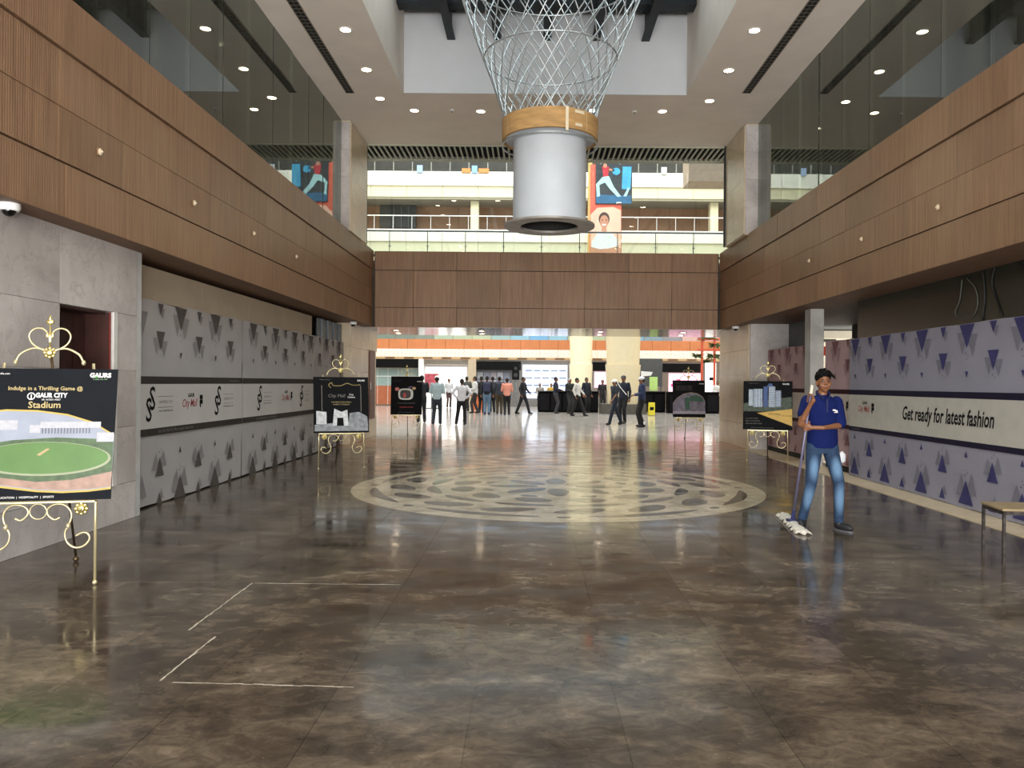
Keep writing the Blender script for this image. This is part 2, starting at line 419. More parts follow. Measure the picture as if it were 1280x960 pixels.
for k in range(8):
    a = k * PI / 4
    inlay(lens(2.52, 2.68, a + 0.10, a + PI / 4 - 0.10)); inlay(ovalp(2.64, a, 0.055, 0.08))
for k in range(16):
    a = k * PI / 8 + 0.1
    inlay(ovalp(2.22, a, 0.16, 0.33, tw=0.35))
for k in range(12):
    a = k * PI / 6
    inlay(lens(1.70, 1.88, a + 0.04, a + PI / 6 - 0.04))
for k in range(12):
    a = k * PI / 6 + 0.26
    inlay(ovalp(1.38, a, 0.17, 0.26, tw=-0.3))
for k in range(8):
    a = k * PI / 4
    inlay(ovalp(0.62, a, 0.36, 0.15))
    inlay(ovalp(1.06, a + PI / 8, 0.07, 0.12))

# ------------------------------------------------------------------ walls
XL, XR = -4.35, 5.0        # marble wall planes
FL, FR_ = -4.08, 4.74      # fascia planes
ZS, ZT, ZC = 2.91, 4.84, 7.27
wl = struct(MB().box(-4.75, XL - 0.03, -5, 7.2, 0, ZS).box(-4.75, XL - 0.03, 8.1, 8.6, 0, ZS).box(-4.75, XL - 0.03, 7.2, 8.1, 0, 0.4).box(-4.75, XL - 0.03, 7.2, 8.1, 2.2, ZS).box(-4.9, -4.75, -5, 8.6, 0, ZS).build('wall_left', GREYM))
def slab(y0, y1, z0, z1):
    d = random.uniform(0, 0.002)
    MB().box(XL - 0.028, XL + d, y0 + 0.002, y1 - 0.002, z0 + 0.002, z1 - 0.002).build('marble_panel', GREYM, wl)
zr = [0, 0.4, 1.0, 1.6, 2.2, ZS]
for zi in range(5):
    for y0 in (0.0, 1.2, 2.4, 3.6, 4.8, 6.0):
        slab(y0, y0 + 1.2, zr[zi], zr[zi + 1])
    if zi in (0, 4): slab(7.2, 8.6, zr[zi], zr[zi + 1])
    else: slab(8.1, 8.6, zr[zi], zr[zi + 1])
# hose cabinet recess in the near left wall
cab = thing('hose_cabinet', 'dark red-brown wall cabinet in grey marble wall behind the stadium board', 'wall cabinet', (-4.5, 7.65, 0.4))
REDB = mat('dark_red_brown', '#3a1c17', 0.5, var=0.25); REDE = mat('red_edge', '#7a2a22', 0.5)
c = MB().box(-0.24, -0.14, -0.445, 0.445, 0.005, 1.795); c.build('cabinet_back', REDB, cab)
MB().box(-0.14, 0.1, -0.445, -0.43, 0.005, 1.795).box(-0.14, 0.1, -0.445, 0.445, 1.775, 1.795).build('frame', REDB, cab)
MB().box(-0.14, 0.13, 0.415, 0.445, 0.005, 1.795).build('side_jamb', REDB, cab); MB().box(0.131, 0.14, 0.425, 0.447, 0.005, 1.795).build('edge_strip', REDE, cab)
for k in range(4): MB().box(-0.14, -0.11, -0.42 + k * 0.21, -0.225 + k * 0.21, 0.03, 1.76).build('door_panel', REDB, cab)
MB().box(-0.11, -0.08, 0.08, 0.3, 0.7, 0.95).build('lock_plate', mat('dark_green_plate', '#2b332c', 0.5), cab)
# white jamb strip right of the cabinet
struct(MB().box(XL + 0.003, XL + 0.02, 8.1, 8.17, 0.4, 2.2).build('trim_1', mat('white_trim', '#d6d4d0', 0.6)))
# steel upright at wall end
struct(MB().box(-4.52, -4.36, 8.62, 8.72, 0, ZS).build('trim_2', mat('grey_upright', '#c3c6c8', 0.4, 0.2)))

# back-of-hoarding rooms and piers
struct(MB().box(-6.5, -4.9, 8.6, 8.7, 0, ZS).box(-6.5, -6.4, 8.7, 19, 0, ZS).box(-6.5, -4.75, 18.9, 19.0, 0, ZS).build('wall_left', DARKROOM))
pl = struct(MB().box(-5.2, -4.39, 18.75, 21.9, 0, ZS).build('wall_left', CREAM_WALL))
for j in range(5):
    for i in range(3):
        if i == 2 and j in (1, 2, 3): continue
        MB().box(-4.39, -4.36, 18.752 + i * 1.05, 18.748 + (i + 1) * 1.05, j * 0.582 + 0.003, (j + 1) * 0.582 - 0.003).build('marble_panel', CREAM_WALL, pl)
cb2 = thing('hose_cabinet', 'narrow brown cabinet set in the cream marble pier at far left', 'wall cabinet', (-4.36, 21.2, 0.5))
MB().box(0.002, 0.01, -0.4, 0.4, 0, 1.85).build('cabinet_body', mat('brown_cabinet', '#6b3f30', 0.5), cb2)
MB().box(0.01, 0.025, -0.34, 0.34, 0.06, 1.79).build('door_panel', mat('brown_cabinet_door', '#5c3428', 0.45), cb2)
MB().box(0.025, 0.04, -0.28, -0.25, 0.8, 1.0).build('handle', STEEL, cb2)
pr = struct(MB().box(5.03, 6.2, 18.2, 21.0, 0, ZS).build('wall_right', CREAM_WALL))
for j in range(5):
    for i in range(3):
        MB().box(5.0, 5.03, 18.2 + i * 0.93 + 0.002, 18.2 + (i + 1) * 0.93 - 0.002, j * 0.582 + 0.003, (j + 1) * 0.582 - 0.003).build('marble_panel', CREAM_WALL, pr)
struct(MB().box(5.02, 6.2, 18.1, 18.199, 0, ZS).build('wall_right', GREYM))
DG = mat('dark_back_painted_glass', '#1f221d', 0.25, var=0.5, scale=1.3)
struct(MB().box(5.42, 5.5, -5, 13.1, 2.2, ZS).build('wall_right', DG))
struct(MB().box(5.5, 5.6, -5, 13.1, 0, 2.2).build('wall_right', DARKROOM))
struct(MB().box(7.4, 7.5, 13.0, 18.2, 0, ZS).box(5.5, 7.5, 12.9, 13.0, 0, ZS).build('wall_right', DARKROOM))
struct(MB().box(5.9, 6.2, 17.0, 18.1, 0, ZS).build('wall_right', mat('grey_panel', '#3c3f40', 0.5, var=0.2)))
# concrete pillar on the right
tag(MB().bevbox(5.10, 5.35, 14.42, 14.72, 0, ZS, 0.008).build('concrete_pillar', mat('concrete', '#a3a29e', 0.85, var=0.2, scale=3, bump=0.3)), 'grey concrete pillar rising between the pink and lilac hoardings', 'pillar')
# lit panel seen through gap
pn = thing('shop_sign', 'small lit red and white sign behind the gap above pink hoarding', 'sign', (6.3, 17.05, 2.15))
MB().box(-0.28, 0.28, -0.02, 0.02, 0, 0.2).build('sign_panel', mat('sign_red_lit', '#a8503c', 0.5, var=0.6, scale=18, emit='#c04a30', estr=0.5), pn)
MB().box(-0.28, 0.28, -0.02, 0.02, 0.3, 0.36).build('light_strip', mat('strip_white', '#c8c4b4', 0.5), pn)

# side fascias with wood panels
def fascia(name, X, sgn, y0, y1, lb):
    r = sroot(name, (X, 0, 0)); r['label'] = lb
    back = MB().box(0.06 * sgn, 0.42 * sgn, y0, y1, ZS + 0.004, ZT - 0.004); back.build('backing', mat('fascia_core', '#2b1d14', 0.8), r)
    bands = [(ZS, 3.385, 0.03), (3.40, 4.345, 0.018), (4.365, ZT, 0.0)]
    step = 1.05
    for bi, (z0, z1, d) in enumerate(bands):
        parts = [(z0, z1)] if bi != 1 else [(z0, 3.86), (3.864, z1)]
        for pi_, (a, b) in enumerate(parts):
            off = (0.0, -0.13, 0.0)[bi] + (0.0 if pi_ == 0 else 0.0)
            sh = 0.003 * ((pi_ + bi) % 2)
            ys = [y0] + [v for v in [8.98 - 9 * step * 2 + off + step * k for k in range(60)] if y0 + 0.2 < v < y1 - 0.1] + [y1]
            for k in range(len(ys) - 1):
                e = random.uniform(-0.002, 0.002) + sh
                MB().box((d + e) * sgn, 0.06 * sgn, ys[k] + 0.003, ys[k + 1] - 0.003, a, b).build('wood_panel', WOOD, r)
    return r
fascia('trim_3', FL, -1, 0.5, 20.0, 'brown ribbed wood balcony fascia running along the left side')
fascia('trim_4', FR_, 1, 0.5, 20.0, 'brown ribbed wood balcony fascia running along the right side')
struct(MB().box(FL - 0.42, FL - 0.02, -5, 0.49, ZS, ZT).build('wall_left', WOOD)); struct(MB().box(FR_ + 0.02, FR_ + 0.42, -5, 0.49, ZS, ZT).build('wall_right', WOOD))
r = sroot('trim_5', (0, 20.0, 0)); r['label'] = 'brown ribbed wood fascia across the far end of the hall'
MB().box(FL, FR_, 0.06, 0.9, ZS + 0.004, ZT - 0.004).build('backing', mat('fascia_core'), r)
edges = [FL + 0.03] + [at(u, 350, 20).x for u in (517, 571, 625, 678, 731, 786, 840)] + [FR_ - 0.03]
for z0, z1, d in ((ZS, 3.40, 0.02), (3.412, 4.345, 0.01), (4.36, ZT, 0.0)):
    for k in range(8):
        MB().box(edges[k] + 0.004, edges[k + 1] - 0.004, d + random.uniform(-0.002, 0.002), 0.06, z0, z1).build('wood_panel', WOOD, r)
# small fixings on the fascia
def fixing(x, y, z, s, lb):
    f = thing('wall_fixing', lb, 'fixing', (x, y, z), (0, 0, 0), 'small pale fixings on the wood fascia')
    MB().ell((s * 0.012, 0, 0), (0.014, 0.03, 0.035)).cyl((0, 0, 0), (s * 0.035, 0, 0.0), 0.012, n=8).build('knob', mat('pale_fixing', '#c9b9a0', 0.5), f, smooth=True)
    MB().box(0.0, s * 0.008, -0.035, 0.035, -0.035, 0.035).build('plate', mat('fixing_plate', '#8f7558', 0.5), f)
for (u, v, lb) in ((126, 190, 'largest pale round fixing on left wood fascia, nearest the camera'), (244, 254, 'second pale fixing along the left wood fascia'), (318, 292, 'third pale fixing along the left wood fascia'), (371, 321, 'fourth tiny fixing along the left wood fascia')):
    Y = -4.06 * F / (u - VPX); p = at(u, v, Y); fixing(FL - 0.012, p.y, p.z, 1, lb)
for (u, v, lb) in ((1170, 259, 'nearest pale fixing on the right wood fascia'), (1075, 299, 'second pale fixing along the right wood fascia'), (1010, 326, 'third pale fixing along the right wood fascia')):
    Y = 4.74 * F / (u - VPX); p = at(u, v, Y); fixing(FR_ + 0.012, p.y, p.z, -1, lb)

# soffit & ground ceilings
SOF = mat('gloss_soffit', '#8e847a', 0.12, var=0.1, scale=2, bump=0.2, bscale=3)
struct(MB().box(-6.5, FL - 0.43, -5, 18.9, ZS, ZS + 0.12).box(-4.8, FL - 0.0, -5, 20.0, ZS - 0.001, ZS + 0.004).build('ceiling', mat('dark_soffit', '#6d4f38', 0.6)))
struct(MB().box(FR_ + 0.43, 7.5, -5, 18.2, ZS, ZS + 0.12).box(FR_, 5.4, -5, 20.0, ZS - 0.001, ZS + 0.004).build('ceiling', mat('dark_soffit')))
struct(MB().box(-16, 18, 20.02, 23.2, ZS - 0.01, ZS + 0.003).build('ceiling', SOF, None))
struct(MB().box(-16, FL - 0.43, 18.9, 23.2, ZS + 0.02, ZT - 0.1).box(FR_ + 0.43, 18, 18.9, 23.2, ZS + 0.02, ZT - 0.1).box(FL - 0.43, FR_ + 0.43, 20.92, 23.2, ZS + 0.02, ZT - 0.1).build('floor', mat('upper_slab', '#b8b0a4', 0.6)))
# upper galleries behind the tinted glass
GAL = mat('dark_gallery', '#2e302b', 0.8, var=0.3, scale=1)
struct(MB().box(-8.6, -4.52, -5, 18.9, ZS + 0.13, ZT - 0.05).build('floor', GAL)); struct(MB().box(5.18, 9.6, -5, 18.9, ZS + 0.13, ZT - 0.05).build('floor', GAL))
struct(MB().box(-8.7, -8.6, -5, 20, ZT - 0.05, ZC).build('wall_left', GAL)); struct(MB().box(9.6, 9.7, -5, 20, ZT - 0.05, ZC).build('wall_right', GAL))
def side_glass(name, X, sg, ph, lb):
    r = sroot(name, (X, 0, 0)); r['label'] = lb
    y = ph - 1.02 * 20
    while y < 17.2:
        y0, y1 = max(y, -4.9), min(y + 1.02, 17.28)
        if y1 - y0 > 0.05:
            MB().box(-0.006, 0.006, y0 + 0.004, y1 - 0.004, ZT, ZC - 0.002).build('glass_pane', GLASS_SIDE, r, rot=(0, 0, random.uniform(-0.0006, 0.0006)))
        y += 1.02
    MB().box(-0.03, 0.03, -4.9, 17.28, ZT - 0.03, ZT + 0.02).build('bottom_channel', ALU, r)
    return r
side_glass('window_1', -4.27, -1, 8.66, 'tall frameless tinted glass wall above the left fascia')
side_glass('window_2', 4.93, 1, 8.50, 'tall frameless tinted glass wall above the right fascia')
# upper marble piers
def pier(x0, x1, lb, side):
    p = struct(MB().box(x0 + (0.03 if side < 0 else 0), x1 - (0 if side < 0 else -0.0), 17.33, 19.0, ZT - 0.02, ZC).build('wall_left' if side < 0 else 'wall_right', CREAM_WALL))
    xi = x1 if side < 0 else x0
    for j in range(4):
        z0 = ZT + j * 0.6; z1 = min(z0 + 0.6, ZC)
        MB().box(x0, x1, 17.30, 17.33, z0 + 0.002, z1 - 0.002).build('marble_panel', GREYM, p)
        for i in range(2):
            MB().box(xi - 0.001 * side * 0, xi - side * 0.025, 17.33 + i * 0.835 + 0.002, 17.33 + (i + 1) * 0.835 - 0.002, z0 + 0.002, z1 - 0.002).build('marble_panel', CREAM_WALL, p)
    return p
pier(-4.56, -4.08, 'l', -1); pier(4.66, 5.14, 'r', 1)
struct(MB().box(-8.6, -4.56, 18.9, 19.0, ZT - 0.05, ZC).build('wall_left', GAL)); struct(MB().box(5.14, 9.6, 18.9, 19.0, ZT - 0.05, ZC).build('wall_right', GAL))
tag(MB().box(-4.11, -4.055, 19.0, 19.06, ZT, ZC).build('steel_post', DARKSTEEL), 'thin dark steel post beside the upper left marble pier', 'post')
tag(MB().box(4.60, 4.655, 19.0, 19.06, ZT, ZC).build('steel_post', DARKSTEEL), 'thin dark steel post beside the upper right marble pier', 'post')

# ------------------------------------------------------------------ ceiling with well
OX0, OX1, OY0, OY1 = -2.62, 3.02, 3.5, 15.65
ZW = 8.95
struct(MB().box(-8.7, OX0, -5, 19.0, ZC, ZC + 0.3).box(OX1, 9.7, -5, 19.0, ZC, ZC + 0.3).box(OX0, OX1, OY1, 19.0, ZC, ZC + 0.3).box(OX0, OX1, -5, OY0, ZC, ZC + 0.3).build('ceiling', PLASTER))
struct(MB().box(OX0 - 0.1, OX1 + 0.1, OY1 + 0.0, OY1 + 0.1, ZC + 0.3, ZW + 0.3).build('wall_back', WHITEWALL))
struct(MB().box(OX0, OX1, OY1 - 0.012, OY1, ZC, ZW + 0.25).build('wall_back', WHITEWALL))
struct(MB().box(OX0 - 0.1, OX0, OY0, OY1, ZC + 0.3, ZW + 0.3).build('wall_left', PLASTER)); struct(MB().box(OX1, OX1 + 0.1, OY0, OY1, ZC + 0.3, ZW + 0.3).build('wall_right', PLASTER))
struct(MB().box(OX0 - 0.1, OX1 + 0.1, OY0 - 0.1, OY0, ZC + 0.3, ZW + 0.3).build('wall_front', PLASTER))
# roof steel of the well: cross beams + joists
st = tag(MB().box(OX0 + 0.002, OX1 - 0.002, 14.7, 15.0, 8.62, 8.95).build('roof_beam', DARKSTEEL), 'wide dark steel cross beam at top of ceiling well', 'beam')
struct(MB().box(OX0, OX1, 14.2, OY1 - 0.014, 8.96, 9.1).build('ceiling', DARKSTEEL))
for k, u in enumerate((564, 622, 684, 745, 807)):
    x = at(u, 44, 15.6).x
    jo = thing('roof_joist', ['leftmost', 'second from left', 'middle', 'second from right', 'rightmost'][k] + ' dark steel joist under the roof of the ceiling well', 'joist', (x, 9.6, 8.5), (0, 0, 0), 'dark roof joists of the ceiling well')
    MB().box(-0.015, 0.015, -6.0, 6.03, -0.15, 0.4).build('web', DARKSTEEL, jo)
    MB().box(-0.08, 0.08, -6.0, 6.03, -0.17, -0.15).box(-0.07, 0.07, -6.0, 6.03, 0.38, 0.4).build('flange', DARKSTEEL, jo)
wn = sroot('window_4', (0, 0, 9.2)); wn['label'] = 'skylight glazing over the ceiling well'
for i in range(4):
    for j in range(5):
        MB().box(OX0 + i * 1.41 + 0.02, OX0 + (i + 1) * 1.41 - 0.02, OY0 + j * 2.1 + 0.02, OY0 + (j + 1) * 2.1 - 0.02, 0, 0.02).build('glass_pane', GLASS, wn)

# downlights
def downlight(x, y, z, lb, grp, power=22, r=0.085, rr=0):
    d = thing('ceiling_downlight', lb, 'ceiling light', (x, y, z), (0, 0, 0), grp)
    MB().lathe([(r, -0.001), (r + 0.035, -0.001), (r + 0.03, -0.012), (r, -0.008)], n=20).build('trim_ring', mat('downlight_ring', '#d8d2c8', 0.5), d)
    MB().lathe([(0.001, -0.003), (r, -0.003), (r, -0.0015), (0.001, -0.0015)], n=20).build('lens', LAMP, d)
    l = bpy.data.lights.new('downlight_beam', 'SPOT'); l.energy = power; l.color = (1.0, 0.84, 0.64); l.spot_size = 2.0; l.spot_blend = 0.8; l.shadow_soft_size = 0.06
    o = bpy.data.objects.new('downlight_beam', l); COL.objects.link(o); o.parent = d; o.location = (0, 0, -0.03)
    return d
K = 1.04
lts = [(432, 37, 'nearest visible ceiling downlight left of the ceiling well'), (458, 87, 'second ceiling downlight on the left row'), (475, 123, 'farthest ceiling downlight on the left row'),
       (518, 138, 'round ceiling downlight beyond the well, left of centre'), (601, 139, 'round ceiling downlight just left of the hanging net'), (741, 138, 'ceiling downlight half hidden behind the hanging net'),
       (828, 139, 'round ceiling downlight beyond the well, right of the net'), (887, 126, 'farthest ceiling downlight on the right row'), (911, 88, 'second ceiling downlight on the right row'), (943, 38, 'nearest visible ceiling downlight right of the ceiling well')]
for (u, v, lb) in lts:
    dv = v - VPY - ROLL * (u - VPX); Y = 5.77 * F / (-dv); p = at(u, v, Y)
    downlight(p.x, p.y, ZC, lb, 'downlights in the high ceiling', 26)
for k in range(5):
    for x in (-3.13, 3.52):
        downlight(x, 11.2 - 1.6 * k, ZC, 'high ceiling downlight out of view towards the entrance', 'downlights above the camera', 26)
for (u, v) in ((496, 409), (602, 410), (750, 411), (853, 413)):
    p = at(u, v, 21.3); downlight(p.x, 21.2, ZS - 0.011, 'small downlight in the glossy low ceiling, front row, %s' % {496: 'leftmost', 602: 'second', 750: 'third', 853: 'rightmost'}[u], 'front row of low ceiling downlights', 14, 0.07)
    downlight(p.x * 1.04, 22.4, ZS - 0.011, 'small downlight in the glossy low ceiling, back row, %s' % {496: 'leftmost', 602: 'second', 750: 'third', 853: 'rightmost'}[u], 'back row of low ceiling downlights', 14, 0.07)
for (u, v, lb) in ((565, 139, 'small white sprinkler left of the hanging net'), (793, 139, 'small white sprinkler right of the hanging net')):
    p = at(u, v, 16.6); s = thing('ceiling_sprinkler', lb, 'sprinkler', (p.x, 16.6, ZC))
    MB().lathe([(0.001, 0), (0.05, 0), (0.045, -0.015), (0.001, -0.02)], n=14).build('rose', WHITE, s); MB().cyl((0, 0, -0.02), (0, 0, -0.06), 0.012, n=8).build('nozzle', STEEL, s)
# linear slot diffusers
def diffuser(x, y0, y1, lb):
    d = thing('slot_diffuser', lb, 'air vent', (x, y0, ZC)); L = y1 - y0
    MB().box(-0.075, 0.075, 0, L, -0.006, -0.001).build('dark_slot', mat('recess_black', '#15130f', 0.8), d)
    MB().box(-0.085, -0.072, 0, L, -0.012, 0).box(0.072, 0.085, 0, L, -0.012, 0).build('frame', mat('vent_frame', '#8e867c', 0.6), d)
    mb = MB(); n = int(L / 0.12)
    for k in range(n): mb.box(-0.072, 0.072, k * 0.12, k * 0.12 + 0.02, -0.011, -0.004)
    o = mb.box(-0.006, 0.006, 0, L, -0.011, -0.004).build('vane', mat('vent_vane', '#55504a', 0.6), d)
diffuser(-3.69, 3, 15.66, 'long dark slotted air vent in the left ceiling'); diffuser(4.17, 3, 15.5, 'long dark slotted air vent in the right ceiling')

# baffle slats beyond ceiling edge
bf = sroot('ceiling', (0, 19.0, ZC)); bf['label'] = 'open ceiling strip of pale slats beyond the high ceiling'
me_s = MB().box(-0.021, 0.021, 0.04, 1.22, -0.035, 0.0).mesh('slat', SLATM)
x = -4.6
while x < 5.2:
    link('slat', me_s, bf, (x, 0, 0)); x += 0.132
MB().box(-4.7, 5.3, 0, 0.04, -0.04, 0.05).box(-4.7, 5.3, 1.22, 1.30, -0.05, 0.0).build('edge_strip', SLATM, bf)
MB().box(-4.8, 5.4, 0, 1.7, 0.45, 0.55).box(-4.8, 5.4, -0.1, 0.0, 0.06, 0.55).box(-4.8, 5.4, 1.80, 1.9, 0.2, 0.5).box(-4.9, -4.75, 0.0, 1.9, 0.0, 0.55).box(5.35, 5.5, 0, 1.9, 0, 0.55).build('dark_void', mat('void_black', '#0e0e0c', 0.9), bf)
# far glazing above the bulkhead
w3 = sroot('window_3', (0, 20.75, 0)); w3['label'] = 'tall clear glass wall between hall and atrium above the far fascia'
for k in range(8):
    x0 = -4.7 + k * 1.25
    MB().box(x0 + 0.004, x0 + 1.246, -0.006, 0.006, ZT, ZC + 0.19).build('glass_pane', GLASS, w3)
MB().box(-4.7, 5.3, -0.03, 0.03, ZT - 0.02, ZT + 0.03).build('bottom_channel', ALU, w3)

# entrance glazing behind the camera
en = sroot('wall_front', (0, -5.1, 0))
MB().box(-8.7, -4.4, -0.1, 0.1, 0, ZC).box(5.0, 9.7, -0.1, 0.1, 0, ZC).box(-4.4, 5.0, -0.1, 0.1, 4.8, ZC).build('wall_panel', GREYM, en)
for k in range(6): MB().box(-4.4 + k * 1.86 - 0.04, -4.4 + k * 1.86 + 0.04, -0.05, 0.05, 0, 4.8).build('mullion', ALU, en)
MB().box(-4.4, 5.0, -0.05, 0.05, 2.6, 2.7).build('transom', ALU, en)
struct(MB().box(-4.9, -4.75, -5, 0, ZS, ZC).build('wall_left', GAL)) if False else None

# ------------------------------------------------------------------ hanging net lamp
NC = (0.22, 11.4)
net = thing('hanging_net_sculpture', 'large hanging wire net funnel ending in a white drum over the medallion', 'chandelier', (NC[0], NC[1], 3.77))
def rz(z):
    T = [(5.15, 0.62), (5.42, 0.675), (5.94, 0.86), (6.29, 1.00), (6.75, 1.17), (7.07, 1.28), (7.6, 1.42), (8.3, 1.56)]
    for a, b in zip(T, T[1:]):
        if z <= b[0]:
            t = (z - a[0]) / (b[0] - a[0]); return a[1] + (b[1] - a[1]) * t
    return T[-1][1]
NETM = mat('galvanised_wire', '#a9aeb0', 0.35, 0.75, var=0.2, scale=10)
for s in (-1, 1):
    zs = [5.15 + (8.3 - 5.15) * k / 26 for k in range(27)]
    pts = []
    th = 0
    for k, z in enumerate(zs):
        rr_ = rz(z) + (0.012 if s > 0 else -0.012); pts.append((rr_ * math.cos(th), rr_ * math.sin(th), z - 3.77)); th += s * (3.15 / 26) * 0.60 / rz(z)
    me = MB().tube(pts, 0.0085, 6).mesh('net_strand', NETM, True)
    for k in range(28): link('net_strand', me, net, (0, 0, 0), (0, 0, 2 * PI * k / 28))
for z in (6.2, 7.5, 8.3):
    r_ = rz(z); MB().tube([(r_ * math.cos(2 * PI * k / 48), r_ * math.sin(2 * PI * k / 48), z - 3.77) for k in range(48)], 0.012, 6, True).build('net_hoop', NETM, net, smooth=True)
for k in range(4):
    a = PI / 4 + k * PI / 2; MB().cyl((1.5 * math.cos(a), 1.5 * math.sin(a), 4.5), (1.5 * math.cos(a), 1.5 * math.sin(a), 5.4), 0.012, n=6).build('hanging_rod', NETM, net)
# drum (hollow)
shade_auto(MB().lathe([(0.53, 0.03), (0.53, 1.32), (0.50, 1.32), (0.50, 0.03)], n=64).build('drum', mat('white_drum_paint', '#b5bbc2', 0.5, var=0.05, scale=3), net))
for k in range(3): pass
shade_auto(MB().lathe([(0.66, 0.0), (0.66, 0.03), (0.42, 0.03), (0.42, 0.0)], n=64).build('bottom_flange', mat('flange_grey', '#8f8a84', 0.45, 0.3, var=0.2), net))
MB().lathe([(0.497, 0.032), (0.499, 1.3), (0.001, 1.3), (0.001, 1.29), (0.49, 1.29), (0.488, 0.032)], n=40).build('drum_inner_shade', mat('recess_black'), net)  # black inner shell added to paint the drum's hole in shade
shade_auto(MB().lathe([(0.695, 1.24), (0.70, 1.52), (0.66, 1.52), (0.655, 1.24)], n=56).build('cardboard_band', mat('cardboard', '#a58050', 0.8, var=0.2, scale=5, stretch=(1, 1, 4)), net))
shade_auto(MB().lathe([(0.53, 1.24), (0.66, 1.26), (0.66, 1.29), (0.53, 1.30)], n=56).build('top_flange', mat('white_drum_paint'), net))
shade_auto(MB().lathe([(0.68, 1.16), (0.70, 1.16), (0.70, 1.18), (0.68, 1.18)], n=56).build('lower_ring', NETM, net))
tp = mat('masking_tape', '#cbbfa6', 0.7)
for a, wd, z0, z1 in ((-1.25, 0.03, 1.20, 1.53), (-0.78, 0.004, 1.24, 1.52), (-2.6, 0.004, 1.24, 1.5)):
    MB().add([(0.703 * math.cos(a + q), 0.703 * math.sin(a + q), z) for z in (z0, z1) for q in (-wd, wd)], [(0, 1, 3, 2)]).build('tape_strip', tp, net)
for a0, a1, z0, z1 in ((-1.08, -0.85, 1.46, 1.50), (-1.07, -0.9, 1.28, 1.32)):
    n = 6; vs = [(0.704 * math.cos(a0 + (a1 - a0) * k / n), 0.704 * math.sin(a0 + (a1 - a0) * k / n), z) for z in (z0, z1) for k in range(n + 1)]
    MB().add(vs, [(k, k + 1, n + 2 + k, n + 1 + k) for k in range(n)]).build('tape_strip', tp, net)

# ------------------------------------------------------------------ hoardings
def tri(mb, x, yb, w_, h_, z): mb.add([(x - w_ / 2, yb, z), (x + w_ / 2, yb, z), (x, yb - h_, z)], [(0, 1, 2)] if h_ < 0 else [(0, 2, 1)])
def triangles(L, zt, ph, root, dark, pale, cutleft=0.0, ybot=0.0, s0=1.43, s1=0.80):
    A = MB(); B = MB(); D = 0.0035
    k0 = -1
    x = ph - 1.1
    c = (zt)  # top line
    while x < L + 1.1:
        for up in (0, 1):
            def T(mb, xx, yb, w_, h_, z):
                if xx - w_ / 2 < 0.01 or xx + w_ / 2 > L - 0.01: return
                if up:
                    y = (zt + ybot) - yb; tri(mb, xx, y, w_, -h_, z)
                else: tri(mb, xx, yb, w_, h_, z)
            T(B, x - 0.10, c - 0.10, 0.24, 0.28, 0.0024); T(B, x + 0.12, c - 0.13, 0.22, 0.27, 0.0028)
            T(A, x, c - 0.005, 0.33, 0.29, D)
            T(A, x + 0.55, c - 0.005, 0.14, 0.14, D); T(B, x + 0.60, c - 0.06, 0.12, 0.13, 0.0024)
            T(B, x + 0.46, c - 0.42, 0.18, 0.2, 0.0024); T(B, x + 0.65, c - 0.45, 0.16, 0.2, 0.0028)
            T(A, x + 0.55, c - 0.34, 0.22, 0.23, D); T(A, x, c - 0.58, 0.07, 0.08, D)
            T(A, x - 0.02, c - 0.35, 0.025, 0.025, D); T(A, x + 0.03, c - 0.385, 0.02, 0.02, D); T(A, x, c - 0.42, 0.018, 0.018, D)
            T(A, x + 0.54, c - 0.62, 0.02, 0.02, D); T(A, x + 0.58, c - 0.65, 0.018, 0.018, D)
        x += 1.1
    B.build('printed_shadow_triangles', pale, root)['kind'] = 'stuff'; A.build('printed_triangles', dark, root)['kind'] = 'stuff'
def sheet(root, L, z0, z1, m, wob=0.004, name='fabric_sheet', nx=40, nz=20):
    mb = MB(); vs = []; fs = []
    for j in range(nz + 1):
        for i in range(nx + 1):
            x = L * i / nx; y = z0 + (z1 - z0) * j / nz
            d = -wob + wob * 0.5 * math.sin(x * 9 + y * 5) + wob * 0.5 * math.sin(y * 11 - x * 4)
            if j == 0: y += 0.006 * math.sin(x * 7)
            if j == nz: y += 0.008 * math.sin(x * 5) * (wob / 0.004)
            vs.append((x, y, d - 0.004))
    for j in range(nz):
        for i in range(nx):
            a = j * (nx + 1) + i; fs.append((a, a + 1, a + nx + 2, a + nx + 1))
    mb.add(vs, fs); o = mb.build(name, m, root, smooth=True); return o
def stripes(root, L, zs, m):
    for a, b in zs:
        MB().box(0.003, L - 0.003, a, b, 0.0005, 0.003).build('printed_stripe', m, root)
def band(root, L, a, b, m): MB().box(0.003, L - 0.003, a, b, -0.001, 0.0015).build('printed_band', m, root)
TXT = mat('dark_lettering', '#141317', 0.7, spec=0.12); REDT = mat('red_lettering', '#a03338', 0.6); GREYT = mat('grey_lettering', '#77736f', 0.6)
def mall_logo(root, x, y, s=1.0):
    text_mesh('GAUR', 0.075 * s, TXT, root, x, y + 0.11 * s, 0.004, bold=0.002)
    text_mesh('City Mall', 0.155 * s, REDT, root, x - 0.05 * s, y, 0.004, shear=0.25, sx=0.85, bold=0.001)
    mb = MB()
    for k in range(4):
        a = PI / 4 + k * PI / 2; cx, cy = x + 0.33 * s + 0.035 * s * math.cos(a), y + 0.045 * s + 0.045 * s * math.sin(a)
        mb.poly([(cx + 0.03 * s * math.cos(q), cy + 0.04 * s * math.sin(q)) for q in [2 * PI * i / 10 for i in range(10)]], 0.004)
    mb.poly([(x + 0.27 * s, y - 0.02 * s), (x + 0.30 * s, y + 0.0 * s), (x + 0.33 * s, y - 0.06 * s), (x + 0.30 * s, y - 0.07 * s)], 0.004)
    mb.build('logo_mark', TXT, root)
